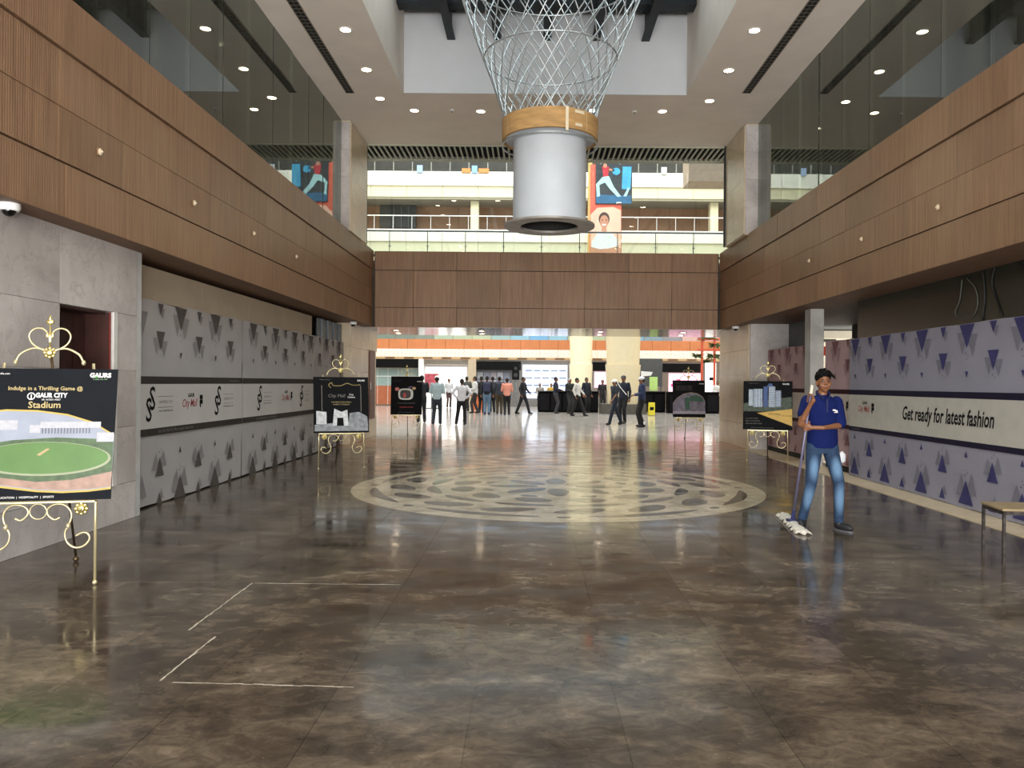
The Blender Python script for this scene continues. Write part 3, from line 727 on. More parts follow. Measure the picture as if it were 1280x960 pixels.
def ss_logo(root, x, y, s=1.0):
    text_mesh('S', 0.42 * s, TXT, root, x + 0.045 * s, y + 0.07 * s, 0.004, sx=0.85, bold=0.004)
    text_mesh('S', 0.42 * s, TXT, root, x - 0.045 * s, y - 0.07 * s, 0.0045, sx=0.85, bold=0.004)
    mb = MB()
    for dy in (0.105, -0.035): mb.box(x + 0.2 * s, x + 0.62 * s, y + dy * s, y + (dy + 0.006) * s, 0.002, 0.004)
    mb.build('logo_line', GREYT, root)
    text_mesh('SHOPPERS STOP', 0.052 * s, GREYT, root, x + 0.41 * s, y + 0.035 * s, 0.004); text_mesh('START SOMETHING NEW', 0.034 * s, TXT, root, x + 0.41 * s, y - 0.08 * s, 0.004)
# left hoarding: three cloth panels + plasterboard above
LG = mat('grey_print_cloth', '#aaa7a8', 0.7, spec=0.12, var=0.08, scale=1.2, bump=0.25, bscale=3.5)
LBAND = mat('pale_print_band', '#c2bfbd', 0.7, spec=0.12, var=0.05, scale=1.5)
LTRI = mat('grey_brown_triangle', '#55504e', 0.7, spec=0.12, var=0.15, scale=5); LPAL = mat('pale_shadow_triangle', '#878384', 0.7, spec=0.12, var=0.1)
LST = mat('dark_brown_stripe', '#3b3634', 0.7, spec=0.12)
XH = -4.52
segs = [(8.95, 12.2, 0.50, 'grey printed cloth hoarding panel nearest the camera on the left side', 1.11), (12.22, 16.3, 0.45, 'second grey printed cloth hoarding panel on the left side', 0.45), (16.32, 18.72, 0.5, 'farthest narrow grey cloth hoarding panel behind the monochrome board', 0.84)]
for i, (y0, y1, _, lb, ph) in enumerate(segs):
    L = y1 - y0; h = thing('hoarding_panel', lb, 'hoarding', (XH, y0, 0), (PI / 2, 0, PI / 2), 'grey printed hoarding on the left')
    MB().box(0, L, 0.03, 2.43, -0.05, -0.02).build('backing_board', mat('plain_board', '#8b857c', 0.8), h); h = sheet(h, L, 0.02, 2.44, LG, 0.006)
    band(h, L, 0.90, 1.47, LBAND); stripes(h, L, [(1.455, 1.545), (0.84, 0.925)], LST); triangles(L, 2.43, ph, h, LTRI, LPAL, ybot=0.0)
    if i == 0:
        ss_logo(h, 0.32, 1.2, 0.95); mall_logo(h, 1.42, 1.2, 0.95); ss_logo(h, 2.3, 1.2, 0.95)
        text_mesh('www.gaurcitymall.com', 0.04, GREYT, h, L - 0.32, 1.50, 0.004); text_mesh('Gaur City Mall, Site Office, Greater Noida West', 0.05, GREYT, h, 1.0, 0.883, 0.004)
    if i == 1:
        ss_logo(h, 0.75, 1.2, 0.95); mall_logo(h, 2.15, 1.2, 0.95); ss_logo(h, 3.1, 1.2, 0.95)
        text_mesh('Gaur City Mall, Site Office, Greater Noida West', 0.05, GREYT, h, 1.1, 0.883, 0.004)
    if i == 2: text_mesh('SHOPPERS STOP', 0.05, GREYT, h, 0.5, 1.2, 0.004)
PB = mat('beige_plasterboard', '#a89a86', 0.85, var=0.06, scale=2)
for k in range(4):
    y0 = 8.98 + k * 1.78; lb = ['nearest', 'second', 'third', 'farthest'][k] + ' beige board above the left grey hoarding'
    tag(MB().box(-4.56, -4.545, y0, y0 + 1.775, 2.44, 2.84).build('plasterboard', PB), lb, 'board', 'beige boards above the left hoarding')
sh = thing('metal_shutter', 'folded dark metal shutter above the far end of left hoarding', 'shutter', (-4.60, 16.75, 2.40))
for k in range(8): MB().box(-0.03, 0.03 * (k % 2), k * 0.245, k * 0.245 + 0.22, 0, 0.46).build('shutter_slat', mat('shutter_grey', '#5f666c', 0.45, 0.5, var=0.2), sh)
# right hoardings
RG = mat('lilac_print_board', '#8c8b99', 0.7, spec=0.12, var=0.06, scale=1.3); RBAND = mat('cream_print_band', '#b5b2aa', 0.7, spec=0.12, var=0.05)
RTRI = mat('navy_triangle', '#3d3c66', 0.7, spec=0.12, var=0.15, scale=6); RPAL = mat('lilac_shadow_triangle', '#73727f', 0.7, spec=0.12, var=0.1); RST = mat('navy_stripe', '#1f1c30', 0.7, spec=0.12)
h = thing('hoarding_panel', 'large lilac printed hoarding on the right reading Get ready for latest fashion', 'hoarding', (5.28, 13.08, 0), (PI / 2, 0, -PI / 2))
L = 7.9
MB().box(0, L, 0.02, 2.265, -0.09, -0.01).build('backing_board', mat('plain_board'), h); h = sheet(h, L, 0.02, 2.27, RG, 0.002, 'printed_sheet')
band(h, L, 0.82, 1.37, RBAND); stripes(h, L, [(1.355, 1.435), (0.765, 0.835)], RST); triangles(L, 2.265, 0.24, h, RTRI, RPAL, ybot=0.06)
mall_logo(h, 0.62, 1.13, 0.9)
text_mesh('Get ready for latest fashion', 0.27, TXT, h, (13.08 - 11.2), 1.11, 0.004, 'LEFT', shear=0.22, sx=0.745, bold=0.006)
text_mesh('www.gaurcitymall.com', 0.035, GREYT, h, 0.3, 0.80, 0.004)
PG = mat('pink_grey_print_board', '#b0969a', 0.7, spec=0.12, var=0.1, scale=1.5); PBAND = mat('pink_band', '#bfb5ae', 0.7, spec=0.12); PTRI = mat('maroon_triangle', '#7a585d', 0.7, spec=0.12); PPAL = mat('pink_shadow_triangle', '#987f84', 0.7, spec=0.12); PST = mat('maroon_stripe', '#33191c', 0.7, spec=0.12)
for (y0, y1, X, lb, ph) in ((14.40, 13.12, 5.36, 'narrow pink-grey hoarding panel just behind the person with the mop', 0.5), (18.05, 14.75, 5.40, 'pink-grey hoarding panel behind the apartment tower board', 0.3)):
    h = thing('hoarding_panel', lb, 'hoarding', (X, y0, 0), (PI / 2, 0, -PI / 2)); L = y0 - y1
    MB().box(0, L, 0.12, 2.29, -0.06, -0.014).build('backing_board', mat('plain_board'), h)
    MB().box(0, L, 0.0, 0.119, -0.06, -0.03).build('bottom_gap_shade', mat('recess_black'), h); h = sheet(h, L, 0.12, 2.3, PG, 0.004)  # black strip painted in for the shaded gap under the panel
    band(h, L, 0.82, 1.37, PBAND); stripes(h, L, [(1.355, 1.435), (0.765, 0.835)], PST); triangles(L, 2.29, ph, h, PTRI, PPAL, ybot=0.14)
    if L < 2: mall_logo(h, 0.75, 1.13, 0.9)
# scribbled smudges / loose wires on dark wall
WIRE = mat('pale_wire', '#4d5048', 0.6)
def wire(pts, lb, m=WIRE, r=0.006):
    o = MB().tube(spline([Vector((5.41, p[0], p[1])) for p in pts], 5), r, 5).build('loose_wire', m, smooth=True); return tag(o, lb, 'wire', 'loose wires above the right hoarding')
wire([(9.9, 2.85), (9.95, 2.6), (10.05, 2.42), (9.7, 2.35), (9.55, 2.5), (9.6, 2.7), (9.8, 2.86)], 'pale looped wire hanging on dark wall above lilac hoarding')
BW = mat('black_wire', '#0b0b0b', 0.6)
wire([(9.45, 2.9), (9.4, 2.6), (9.45, 2.3)], 'left black wire hanging above lilac hoarding', BW, 0.009); wire([(9.2, 2.9), (9.25, 2.7), (9.05, 2.32)], 'middle black wire hanging above lilac hoarding', BW, 0.009)
wire([(8.75, 2.9), (8.5, 2.6), (8.45, 2.32)], 'right black wire hanging above lilac hoarding', BW, 0.009)

# dome cameras
def dome(x, y, z, lb, s=1.0):
    d = thing('dome_camera', lb, 'security camera', (x, y, z))
    shade_auto(MB().lathe([(0.001, 0), (0.07 * s, 0), (0.072 * s, -0.03 * s), (0.062 * s, -0.05 * s), (0.001, -0.05 * s)], n=24).build('housing', WHITE, d))
    MB().ell((0, 0, -0.045 * s), (0.045 * s, 0.045 * s, 0.045 * s), 16, 10).build('dome_lens', mat('black_dome', '#08080a', 0.08), d, smooth=True)
p = at(8, 250, 6.35); dome(-4.22, 6.3, ZS - 0.001, 'white dome security camera under left wood fascia at frame edge', 1.15)
dome(-4.25, 18.5, ZS - 0.001, 'small dark dome camera above cream pier on the left', 1.2); dome(4.88, 18.9, ZS - 0.001, 'small dark dome camera above cream pier on the right', 1.2)

# ------------------------------------------------------------------ easels
def xz(zx, zy, y=0.0): return Vector(((zx / 6.857 - 57) * 0.00577, y, 0.615 - (zy / 6.857 + 600 - 627) * 0.00577))
def make_easel():
    r = thing('display_easel', '', 'easel')
    lean = 0.18
    for s in (-1, 1):
        l = MB().tube([(s * 0.385, 0.0, 0.03), (s * 0.375, 0.04, 0.62), (s * 0.30, 0.22, 1.62)], 0.011, 8)
        l.ell((s * 0.385, -0.002, 0.018), (0.018, 0.018, 0.018), 10, 6); l.build('leg', IVORYMETAL, r, smooth=True)
        pts = [(565, 325), (520, 345), (470, 300), (470, 250), (520, 215), (590, 215), (640, 260), (655, 320), (635, 390), (605, 460), (620, 540), (680, 590), (750, 580), (795, 530), (790, 480), (745, 462), (690, 490)]
        P = [xz(a, b, 0.015) for a, b in pts]
        P = [Vector((p.x * s, p.y, p.z)) for p in P]
        sc = MB().tube(spline(P, 5), 0.008, 6); sc.ell(xz(632, 400, 0.01) * 1 if s > 0 else Vector((-xz(632, 400).x, 0.01, xz(632, 400).z)), (0.017, 0.017, 0.024), 8, 6)
        sc.build('scroll', IVORYMETAL, r, smooth=True)
        ro = MB(); cx = s * 0.29; cz = 0.558
        for k in range(8):
            a = k * PI / 4; ro.ell((cx + 0.036 * math.cos(a), 0.0, cz + 0.036 * math.sin(a)), (0.015, 0.008, 0.015), 8, 5)
        ro.ell((cx, -0.004, cz), (0.032, 0.014, 0.032), 12, 6).ell((cx, -0.015, cz), (0.012, 0.012, 0.012), 8, 5)
        ro.build('rosette', BRASS, r, smooth=True)
        q = [(300, 880), (340, 866), (385, 864), (440, 895), (462, 938)]
        tq = [Vector((s * (a - 297) * 0.00139, 0.225, 1.70 + (885 - b) * 0.00139)) for a, b in q]
        hq = [(297, 885), (330, 872), (380, 840), (398, 795), (375, 760), (335, 756), (306, 785), (299, 830)]
        th_ = [Vector((s * (a - 297) * 0.00139, 0.225, 1.70 + (885 - b) * 0.00139)) for a, b in hq]
        MB().tube(spline(tq, 6), 0.0085, 6).ell(tq[-1], (0.016, 0.016, 0.02), 8, 6).tube(spline(th_, 6), 0.007, 6).build('top_scroll', IVORYMETAL, r, smooth=True)
    MB().tube([xz(395, 272, 0.015) + Vector((0.055 * math.cos(2 * PI * k / 20), 0, 0.055 * math.sin(2 * PI * k / 20))) for k in range(20)], 0.005, 6, True).build('centre_ring', IVORYMETAL, r, smooth=True)
    MB().bevbox(-0.385, 0.385, -0.015, 0.045, 0.603, 0.62, 0.004).build('ledge', IVORYMETAL, r)
    MB().tube([(0, 0.82, 0.03), (0, 0.24, 1.70)], 0.010, 8).ell((0, 0.82, 0.025), (0.025, 0.025, 0.025), 10, 6).build('rear_leg', mat('dark_bronze', '#5a4a35', 0.4, 0.7), r, smooth=True)
    t = MB().tube([(0, 0.225, 1.70), (0, 0.225, 1.93)], 0.007, 6)
    for k in range(8):
        a = k * PI / 4; t.ell((0.033 * math.cos(a), 0.215, 1.70 + 0.033 * math.sin(a)), (0.014, 0.008, 0.014), 8, 5)
    t.ell((0, 0.21, 1.70), (0.03, 0.015, 0.03), 12, 6).ell((0, 0.225, 1.93), (0.030, 0.010, 0.022), 8, 6).ell((0, 0.225, 1.955), (0.012, 0.008, 0.025), 8, 6).ell((0.018, 0.22, 1.83), (0.012, 0.006, 0.025), 8, 5).ell((-0.018, 0.22, 1.83), (0.012, 0.006, 0.025), 8, 5)
    t.build('finial', BRASS, r, smooth=True)
    MB().box(-0.31, 0.31, 0.205, 0.22, 1.50, 1.515).build('top_bar', IVORYMETAL, r)
    return r
E = make_easel()
spots = [((-3.571, 5.657), 0.22, 'ivory and gold scroll easel nearest the camera holding the stadium board'),
         ((-3.27, 13.45), 0.36, 'brass scroll easel in front of the grey hoarding holding the monochrome board'),
         ((-3.42, 21.2), 0.10, 'brass easel at far left holding the black board with television drawing'),
         ((4.18, 20.9), -0.05, 'brass easel at far right holding the arched picture board'),
         ((4.60, 15.35), -0.30, 'brass easel on the right holding the apartment tower board')]
for i, ((x, y), a, lb) in enumerate(spots):
    o = E if i == 0 else copy_tree(E); o.location = (x, y, 0); o.rotation_euler = (0, 0, a); o['label'] = lb; o['group'] = 'scroll easels'
def board(i, lb, W_=0.93, Hh=0.97):
    (x, y), a, _ = spots[i]; lean = 0.165
    off = Vector((math.sin(a) * 0.0, 0, 0)); n = Vector((-math.sin(a), math.cos(a), 0))
    p = Vector((x + (0.018 if i == 0 else 0), y, 0.622)) + n * 0.022
    r = thing('poster_board', lb, 'poster board', tuple(p), (PI / 2 - lean, 0, a), 'poster boards on easels')
    return MB().bevbox(-W_ / 2, W_ / 2, 0.0, Hh, -0.004, 0.004, 0.001).build('board', BLACK if i != 0 else mat('dark_slate_board', '#14181e', 0.7, spec=0.12), r)
def dec(r, pts, m, z, name='print'): return MB().poly(pts, 0).build(name, m, r, (0, 0, 0.0045 + z * 0.0006))
def P0(u, v): return ((u - 66) * 0.00578, 0.97 - (v - 457) * 0.00577)      # board 1 pixel -> board
b1 = board(0, 'large dark board with green cricket stadium photo at left edge')
top = [(-15, 516), (20, 512), (55, 513), (90, 518), (120, 528), (146.5, 545)]; bot = [(146, 610), (120, 613), (90, 614), (60, 612), (20, 606), (-15, 600)]
YEL = mat('yellow_border_print', '#b09a45', 0.5, var=0.05)
dec(b1, [P0(u, v - 2.2) for u, v in top] + [P0(u, v + 2.5) for u, v in bot], YEL, 0, 'photo_border')
dec(b1, [P0(u, v) for u, v in top] + [P0(u, v) for u, v in bot], mat('photo_haze', '#8b93a4', 0.5, var=0.12, scale=5), 1, 'photo_print')
dec(b1, [P0(*q) for q in [(-15, 556), (30, 549), (80, 546), (146, 549), (146, 609), (120, 612), (90, 613), (60, 611), (20, 605), (-15, 599)]], mat('photo_trees', '#3c5534', 0.5, var=0.35, scale=22), 2, 'photo_print')
dec(b1, [P0(*q) for q in [(-15, 587), (20, 596), (60, 602), (100, 600), (146, 590), (146, 609), (120, 612), (90, 613), (60, 611), (20, 605), (-15, 599)]], mat('photo_road', '#967a6d', 0.5, var=0.25, scale=14), 3, 'photo_print')
dec(b1, [P0(66 + 78 * math.cos(q), 573 + 21.5 * math.sin(q)) for q in [2 * PI * k / 40 for k in range(40)]], mat('photo_edge', '#8f967c', 0.5), 4, 'photo_print')
dec(b1, [P0(66 + 75 * math.cos(q), 572 + 20 * math.sin(q)) for q in [2 * PI * k / 40 for k in range(40)]], mat('photo_field', '#4c7335', 0.5, var=0.12, scale=5), 5, 'photo_print')
dec(b1, [P0(58, 568), (P0(62, 569)), P0(73, 560.5), P0(69, 560)], mat('photo_pitch', '#a8926a', 0.5), 6, 'photo_print')
mbw = MB(); 
for (a, b_, c_, d_) in ((0, 524, 34, 536), (48, 530, 60, 540), (60, 526, 130, 534), (126, 540, 146, 552)): mbw.add([P0(a, b_) + (0,), P0(c_, b_) + (0,), P0(c_, d_) + (0,), P0(a, d_) + (0,)], [(0, 3, 2, 1)])
mbw.build('photo_print', mat('photo_buildings', '#a9abb4', 0.5, var=0.1, scale=30), b1, (0, 0, 0.0045 + 0.0024))
mbw = MB()
for k in range(16):
    a = 62 + k * 3.6; mbw.add([P0(a, 534) + (0,), P0(a + 1.7, 534) + (0,), P0(a + 1.7, 541) + (0,), P0(a, 541) + (0,)], [(0, 3, 2, 1)])
mbw.build('photo_print', mat('photo_columns', '#5f6472', 0.5), b1, (0, 0, 0.0045 + 0.003))
WT = mat('white_lettering', '#f0f0f0', 0.5, var=0.0); GT = mat('gold_lettering', '#b3a06c', 0.45)
x, y = P0(63, 483); text_mesh('Indulge in a Thrilling Game @', 0.041, GT, b1, x, y, 0.0055, bold=0.0006)
x, y = P0(70, 492); text_mesh('GAUR CITY', 0.048, WT, b1, x, y, 0.0055, bold=0.0018, sx=0.85)
x, y = P0(70, 497.5); text_mesh('GR. NOIDA WEST', 0.016, WT, b1, x, y, 0.0055)
x, y = P0(47, 493)
MB().tube([Vector((x + 0.024 * math.cos(q), y + 0.024 * math.sin(q), 0)) for q in [2 * PI * k / 16 for k in range(16)]], 0.004, 4, True).box(x - 0.003, x + 0.004, y - 0.02, y + 0.012, -0.001, 0.001).build('logo_mark', WT, b1, (0, 0, 0.006))
x, y = P0(63, 504.5); text_mesh('Stadium', 0.068, GT, b1, x, y, 0.0055, bold=0.001)
x, y = P0(126, 465.5); text_mesh('GAURS', 0.046, WT, b1, x, y, 0.0055, bold=0.0022)
x, y = P0(121, 466.5); dec(b1, [(x - 0.01, y - 0.012), (x + 0.008, y - 0.012), (x, y + 0.012)], mat('green_mark', '#3f9a3d', 0.5), 3, 'logo_mark')
x, y = P0(126, 470.5); text_mesh('In realty, since 1995', 0.012, mat('green_lettering', '#8fc08a', 0.5), b1, x, y, 0.0055)
x, y = P0(4, 464); text_mesh('www.gaursonsindia.com', 0.020, WT, b1, x - 0.0, y, 0.0055)
x, y = P0(20, 621); text_mesh('REAL ESTATE  |  RETAIL  |  EDUCATION  |  HOSPITALITY  |  SPORTS', 0.021, WT, b1, x + 0.04, y, 0.0055)

def small_head(b): 
    text_mesh('GAURS', 0.04, WT, b, 0.34, 0.91, 0.0055, bold=0.001); text_mesh('www.gaursonsindia.com', 0.02, GREYT, b, -0.27, 0.925, 0.0055)
b2 = board(1, 'black board with a black and white picture of a mall front, on the left')
small_head(b2)
WTM = mat('photo_white', '#c9ccd0', 0.5, var=0.3, scale=18)
dec(b2, [(-0.45, 0.03), (0.45, 0.03), (0.45, 0.16), (0.2, 0.2), (-0.45, 0.14)], mat('photo_grey', '#84898f', 0.5, var=0.4, scale=12), 0, 'photo_print')
dec(b2, [(-0.42, 0.15), (-0.25, 0.15), (-0.25, 0.36), (-0.42, 0.38)], WTM, 1, 'photo_print')
dec(b2, [(-0.15, 0.12), (0.12, 0.12), (0.10, 0.40), (0.0, 0.36), (-0.12, 0.42)], WTM, 1, 'photo_print')
dec(b2, [(-0.08, 0.12), (0.04, 0.12), (0.03, 0.26), (-0.07, 0.26)], BLACK, 2, 'photo_print')
dec(b2, [(0.12, 0.12), (0.45, 0.12), (0.44, 0.28), (0.3, 0.36), (0.14, 0.34)], mat('photo_grey'), 1, 'photo_print')
MB().box(-0.33, -0.32, 0.36, 0.82, -0.001, 0.001).box(0.33, 0.34, 0.36, 0.82, -0.001, 0.001).build('printed_line', GREYT, b2, (0, 0, 0.0055))
MB().tube(spline([Vector(p) for p in [(-0.17, 0.78, 0), (-0.21, 0.83, 0), (-0.16, 0.87, 0), (-0.13, 0.82, 0), (0.0, 0.82, 0), (0.1, 0.86, 0), (0.2, 0.83, 0), (0.33, 0.835, 0)]], 6), 0.006, 4).build('gold_flourish', GT, b2, (0, 0, 0.006))
text_mesh('City Mall', 0.08, GREYT, b2, -0.08, 0.64, 0.0055, shear=0.2); text_mesh('City\nCentre', 0.045, WT, b2, 0.17, 0.64, 0.0055); text_mesh('A WORLD OF SHOPPING', 0.03, GT, b2, 0.0, 0.53, 0.0055); text_mesh('IS ABOUT TO BEGIN', 0.03, GT, b2, 0.0, 0.49, 0.0055)
b3 = board(2, 'black board with a cartoon-like television drawing, at far left', 0.84, 1.05)
small_head(b3)
TVW = mat('tv_outline', '#d8dcd8', 0.5)
rr = [(0.20 * math.copysign(abs(math.cos(q)) ** 0.6, math.cos(q)) - 0.02, 0.56 + 0.155 * math.copysign(abs(math.sin(q)) ** 0.6, math.sin(q))) for q in [2 * PI * k / 32 for k in range(32)]]
dec(b3, rr, TVW, 1, 'drawing'); dec(b3, [((x + 0.05) * 0.72 - 0.05, (y - 0.56) * 0.75 + 0.56) for x, y in rr], mat('tv_screen', '#2a1a1a', 0.4, var=0.5, scale=12), 2, 'drawing')
dec(b3, [(-0.05 + 0.035 * math.cos(q), 0.53 + 0.07 * math.sin(q)) for q in [2 * PI * k / 12 for k in range(12)]], mat('tv_red', '#c23038', 0.4), 3, 'drawing')
dec(b3, [(-0.25 + 0.06 * math.cos(q), 0.70 + 0.05 * math.sin(q)) for q in [2 * PI * k / 12 for k in range(12)]], mat('tv_pink', '#c9706a', 0.4), 3, 'drawing')
dec(b3, [(0.20 + 0.05 * math.cos(q), 0.72 + 0.04 * math.sin(q)) for q in [2 * PI * k / 12 for k in range(12)]], mat('tv_gold', '#c9a97a', 0.4), 3, 'drawing')
dec(b3, [(0.05, 0.72), (0.16, 0.76), (0.14, 0.79), (0.03, 0.75)], mat('tv_purple', '#6a4a7a', 0.4), 3, 'drawing')
text_mesh('THE BIG SCREEN EXPERIENCE', 0.035, GREYT, b3, 0, 0.31, 0.0055); text_mesh('COMING SOON', 0.05, mat('tv_red'), b3, 0, 0.2, 0.0055); text_mesh('GAUR CITY MALL, GREATER NOIDA WEST', 0.022, GREYT, b3, 0, 0.06, 0.0055)
b4 = board(3, 'black board with an arch-shaped grey and green picture, at far right', 0.86, 1.0)
small_head(b4)
arch = [(-0.43, 0.09), (0.43, 0.09), (0.43, 0.42), (0.36, 0.56), (0.22, 0.64), (0.05, 0.665), (-0.15, 0.62), (-0.33, 0.50), (-0.43, 0.36)]
dec(b4, [(x, y + 0.012) for x, y in arch], mat('arch_line', '#9a8a6a', 0.5), 0, 'photo_border'); dec(b4, arch, mat('arch_photo', '#6d6878', 0.5, var=0.45, scale=9), 1, 'photo_print')
dec(b4, [(-0.1, 0.2), (0.02, 0.2), (0.02, 0.52), (-0.06, 0.55), (-0.12, 0.5)], mat('arch_green', '#24503e', 0.5, var=0.3, scale=15), 2, 'photo_print'); dec(b4, [(0.02, 0.44), (0.40, 0.42), (0.35, 0.54), (0.2, 0.6), (0.02, 0.58)], mat('arch_green'), 2, 'photo_print')
dec(b4, [(-0.43, 0.09), (0.43, 0.09), (0.43, 0.17), (-0.43, 0.16)], mat('arch_pale', '#9a97a8', 0.5), 2, 'photo_print')
for k in range(3): text_mesh('A lifestyle destination for the family', 0.03, GREYT, b4, -0.12, 0.84 - 0.05 * k, 0.0055)
b5 = board(4, 'black and gold board with photo of white apartment towers, on the right')
small_head(b5)
dec(b5, [(-0.46, 0.36), (0.45, 0.36), (0.45, 0.66), (-0.46, 0.52)], mat('tower_trees', '#2f3f2f', 0.5, var=0.7, scale=16), 0, 'photo_print')
TW = mat('tower_white', '#a9b6c4', 0.5, var=0.15, scale=12); TB = mat('tower_blue', '#33508a', 0.5, var=0.2)
for k, (x0, x1, y0, y1) in enumerate(((-0.36, -0.28, 0.47, 0.80), (-0.27, -0.10, 0.45, 0.81), (-0.08, 0.0, 0.45, 0.86), (0.02, 0.14, 0.45, 0.86), (0.15, 0.25, 0.46, 0.78))):
    dec(b5, [(x0, y0), (x1, y0), (x1, y1), (x0, y1)], TW if k != 2 else TB, 1, 'photo_print')
mbw = MB()
for x0, x1, y0, y1 in ((-0.27, -0.10, 0.45, 0.81), (0.02, 0.14, 0.45, 0.86), (0.15, 0.25, 0.46, 0.78)):
    n = 3
    for i in range(n):
        for j in range(9):
            a = x0 + (x1 - x0) * (i + 0.3) / n; b_ = y0 + (y1 - y0) * (j + 0.25) / 9; mbw.add([(a, b_, 0), (a + 0.018, b_, 0), (a + 0.018, b_ + 0.018, 0), (a, b_ + 0.018, 0)], [(0, 1, 2, 3)])
mbw.build('photo_print', TB, b5, (0, 0, 0.0062))
dec(b5, [(-0.02, 0.86), (0.02, 0.92), (0.08, 0.92), (0.10, 0.86)], TB, 2, 'photo_print')
dec(b5, [(-0.20, 0.33), (0.46, 0.08), (0.46, 0.42)], mat('gold_wedge', '#c9a23c', 0.4, var=0.1), 3, 'gold_wedge')
text_mesh('CITY MALL', 0.05, TXT, b5, 0.13, 0.31, 0.008); text_mesh('GR. NOIDA', 0.035, TXT, b5, 0.36, 0.28, 0.008)
for k, s in enumerate(('2 & 3 BHK HOMES', 'READY TO MOVE IN', 'GREATER NOIDA WEST')): text_mesh(s, 0.03, GREYT, b5, -0.42, 0.22 - 0.05 * k, 0.0055, 'LEFT')
text_mesh('GAURSONS  REAL ESTATE  RETAIL  EDUCATION', 0.02, GREYT, b5, -0.1, 0.035, 0.0055)

# ------------------------------------------------------------------ stool
s = thing('metal_stool', 'square low stool with tan top and worn dark metal legs at right edge', 'stool', (4.16, 6.72, 0), (0, 0, -0.12))
LEGM = mat('worn_dark_metal', '#3c3634', 0.5, 0.5, var=0.9, scale=25)
MB().bevbox(-0.21, 0.21, -0.21, 0.21, 0.463, 0.485, 0.005).build('seat', mat('tan_stool_top', '#8d7c5e', 0.6, var=0.15, scale=8), s)
MB().box(-0.20, 0.20, -0.20, -0.18, 0.43, 0.463).box(-0.20, 0.20, 0.18, 0.20, 0.43, 0.463).box(-0.20, -0.18, -0.2, 0.2, 0.43, 0.463).box(0.18, 0.20, -0.2, 0.2, 0.43, 0.463).build('seat_frame', LEGM, s)
for a in (-1, 1):
    for b_ in (-1, 1): MB().box(a * 0.19 - 0.011, a * 0.19 + 0.011, b_ * 0.19 - 0.011, b_ * 0.19 + 0.011, 0, 0.43).build('leg', LEGM, s)

# ------------------------------------------------------------------ people
def remesh(mb, name, m, parent, vox, smooth=6):
    me = mb.mesh('tmp'); ob = bpy.data.objects.new('tmp', me); COL.objects.link(ob)
    r = ob.modifiers.new('r', 'REMESH'); r.mode = 'VOXEL'; r.voxel_size = vox; r.use_smooth_shade = True
    if smooth: s_ = ob.modifiers.new('s', 'SMOOTH'); s_.iterations = smooth; s_.factor = 0.5
    dg = bpy.context.evaluated_depsgraph_get(); out = bpy.data.meshes.new_from_object(ob.evaluated_get(dg))
    bpy.data.objects.remove(ob); out.name = name; out.materials.clear(); out.materials.append(m)
    for p in out.polygons: p.use_smooth = True
    return link(name, out, parent)
def limb(mb, pts, rs, n=12):
    P = [Vector(p) for p in pts]
    for i in range(len(P) - 1): mb.loft([(P[i], rs[i], rs[i]), (P[i + 1], rs[i + 1], rs[i + 1])], n)
    for p, r_ in zip(P, rs): mb.ell(p, r_, 12, 8)
def knee(hip, ank, L1, L2, fwd):
    d = ank - hip; D = min(d.length, L1 + L2 - 0.001); u = d.normalized(); a = (L1 * L1 - L2 * L2 + D * D) / (2 * D); h_ = math.sqrt(max(L1 * L1 - a * a, 0))
    f = (fwd - u * fwd.dot(u)).normalized(); return hip + u * a + f * h_
def hand(mb, wr, d, palm_n, size, curl=0.5, side=1, fr=0.0085):
    """d: direction from wrist towards fingers, palm_n: direction the palm faces"""
    d = Vector(d).normalized(); pn = Vector(palm_n); pn = (pn - d * pn.dot(d)).normalized(); w_ = d.cross(pn) * side
    wr = Vector(wr); pc = wr + d * size * 0.27
    Rm = Matrix((w_, pn, d)).transposed()
    mb.ell(pc, (size * 0.235, size * 0.10, size * 0.30), 12, 8, Rm)
    for k, (o, L) in enumerate(((0.17, 0.40), (0.06, 0.46), (-0.055, 0.43), (-0.16, 0.34))):
        b0 = wr + d * size * 0.48 + w_ * size * o; L *= size; q = b0; ang = 0; pts = [q - d * size * 0.1]
        pts.append(q)
        for j in range(3):
            ang += curl * (0.7, 1.0, 0.8)[j]; q = q + (d * math.cos(ang) + pn * math.sin(ang)) * L * (0.42, 0.32, 0.26)[j]; pts.append(q)
        limb(mb, pts, [fr * 1.05, fr * 1.05, fr, fr * 0.93, fr * 0.8], 8)
    t0 = wr + d * size * 0.12 + w_ * size * 0.16; t1 = t0 + (d * 0.55 + w_ * 0.6 + pn * 0.35).normalized() * size * 0.22; t2 = t1 + (d * 0.8 + w_ * 0.1 + pn * (0.3 + curl * 0.5)).normalized() * size * 0.17
    limb(mb, [t0, t1, t2], [fr * 1.35, fr * 1.1, fr * 0.85], 8)

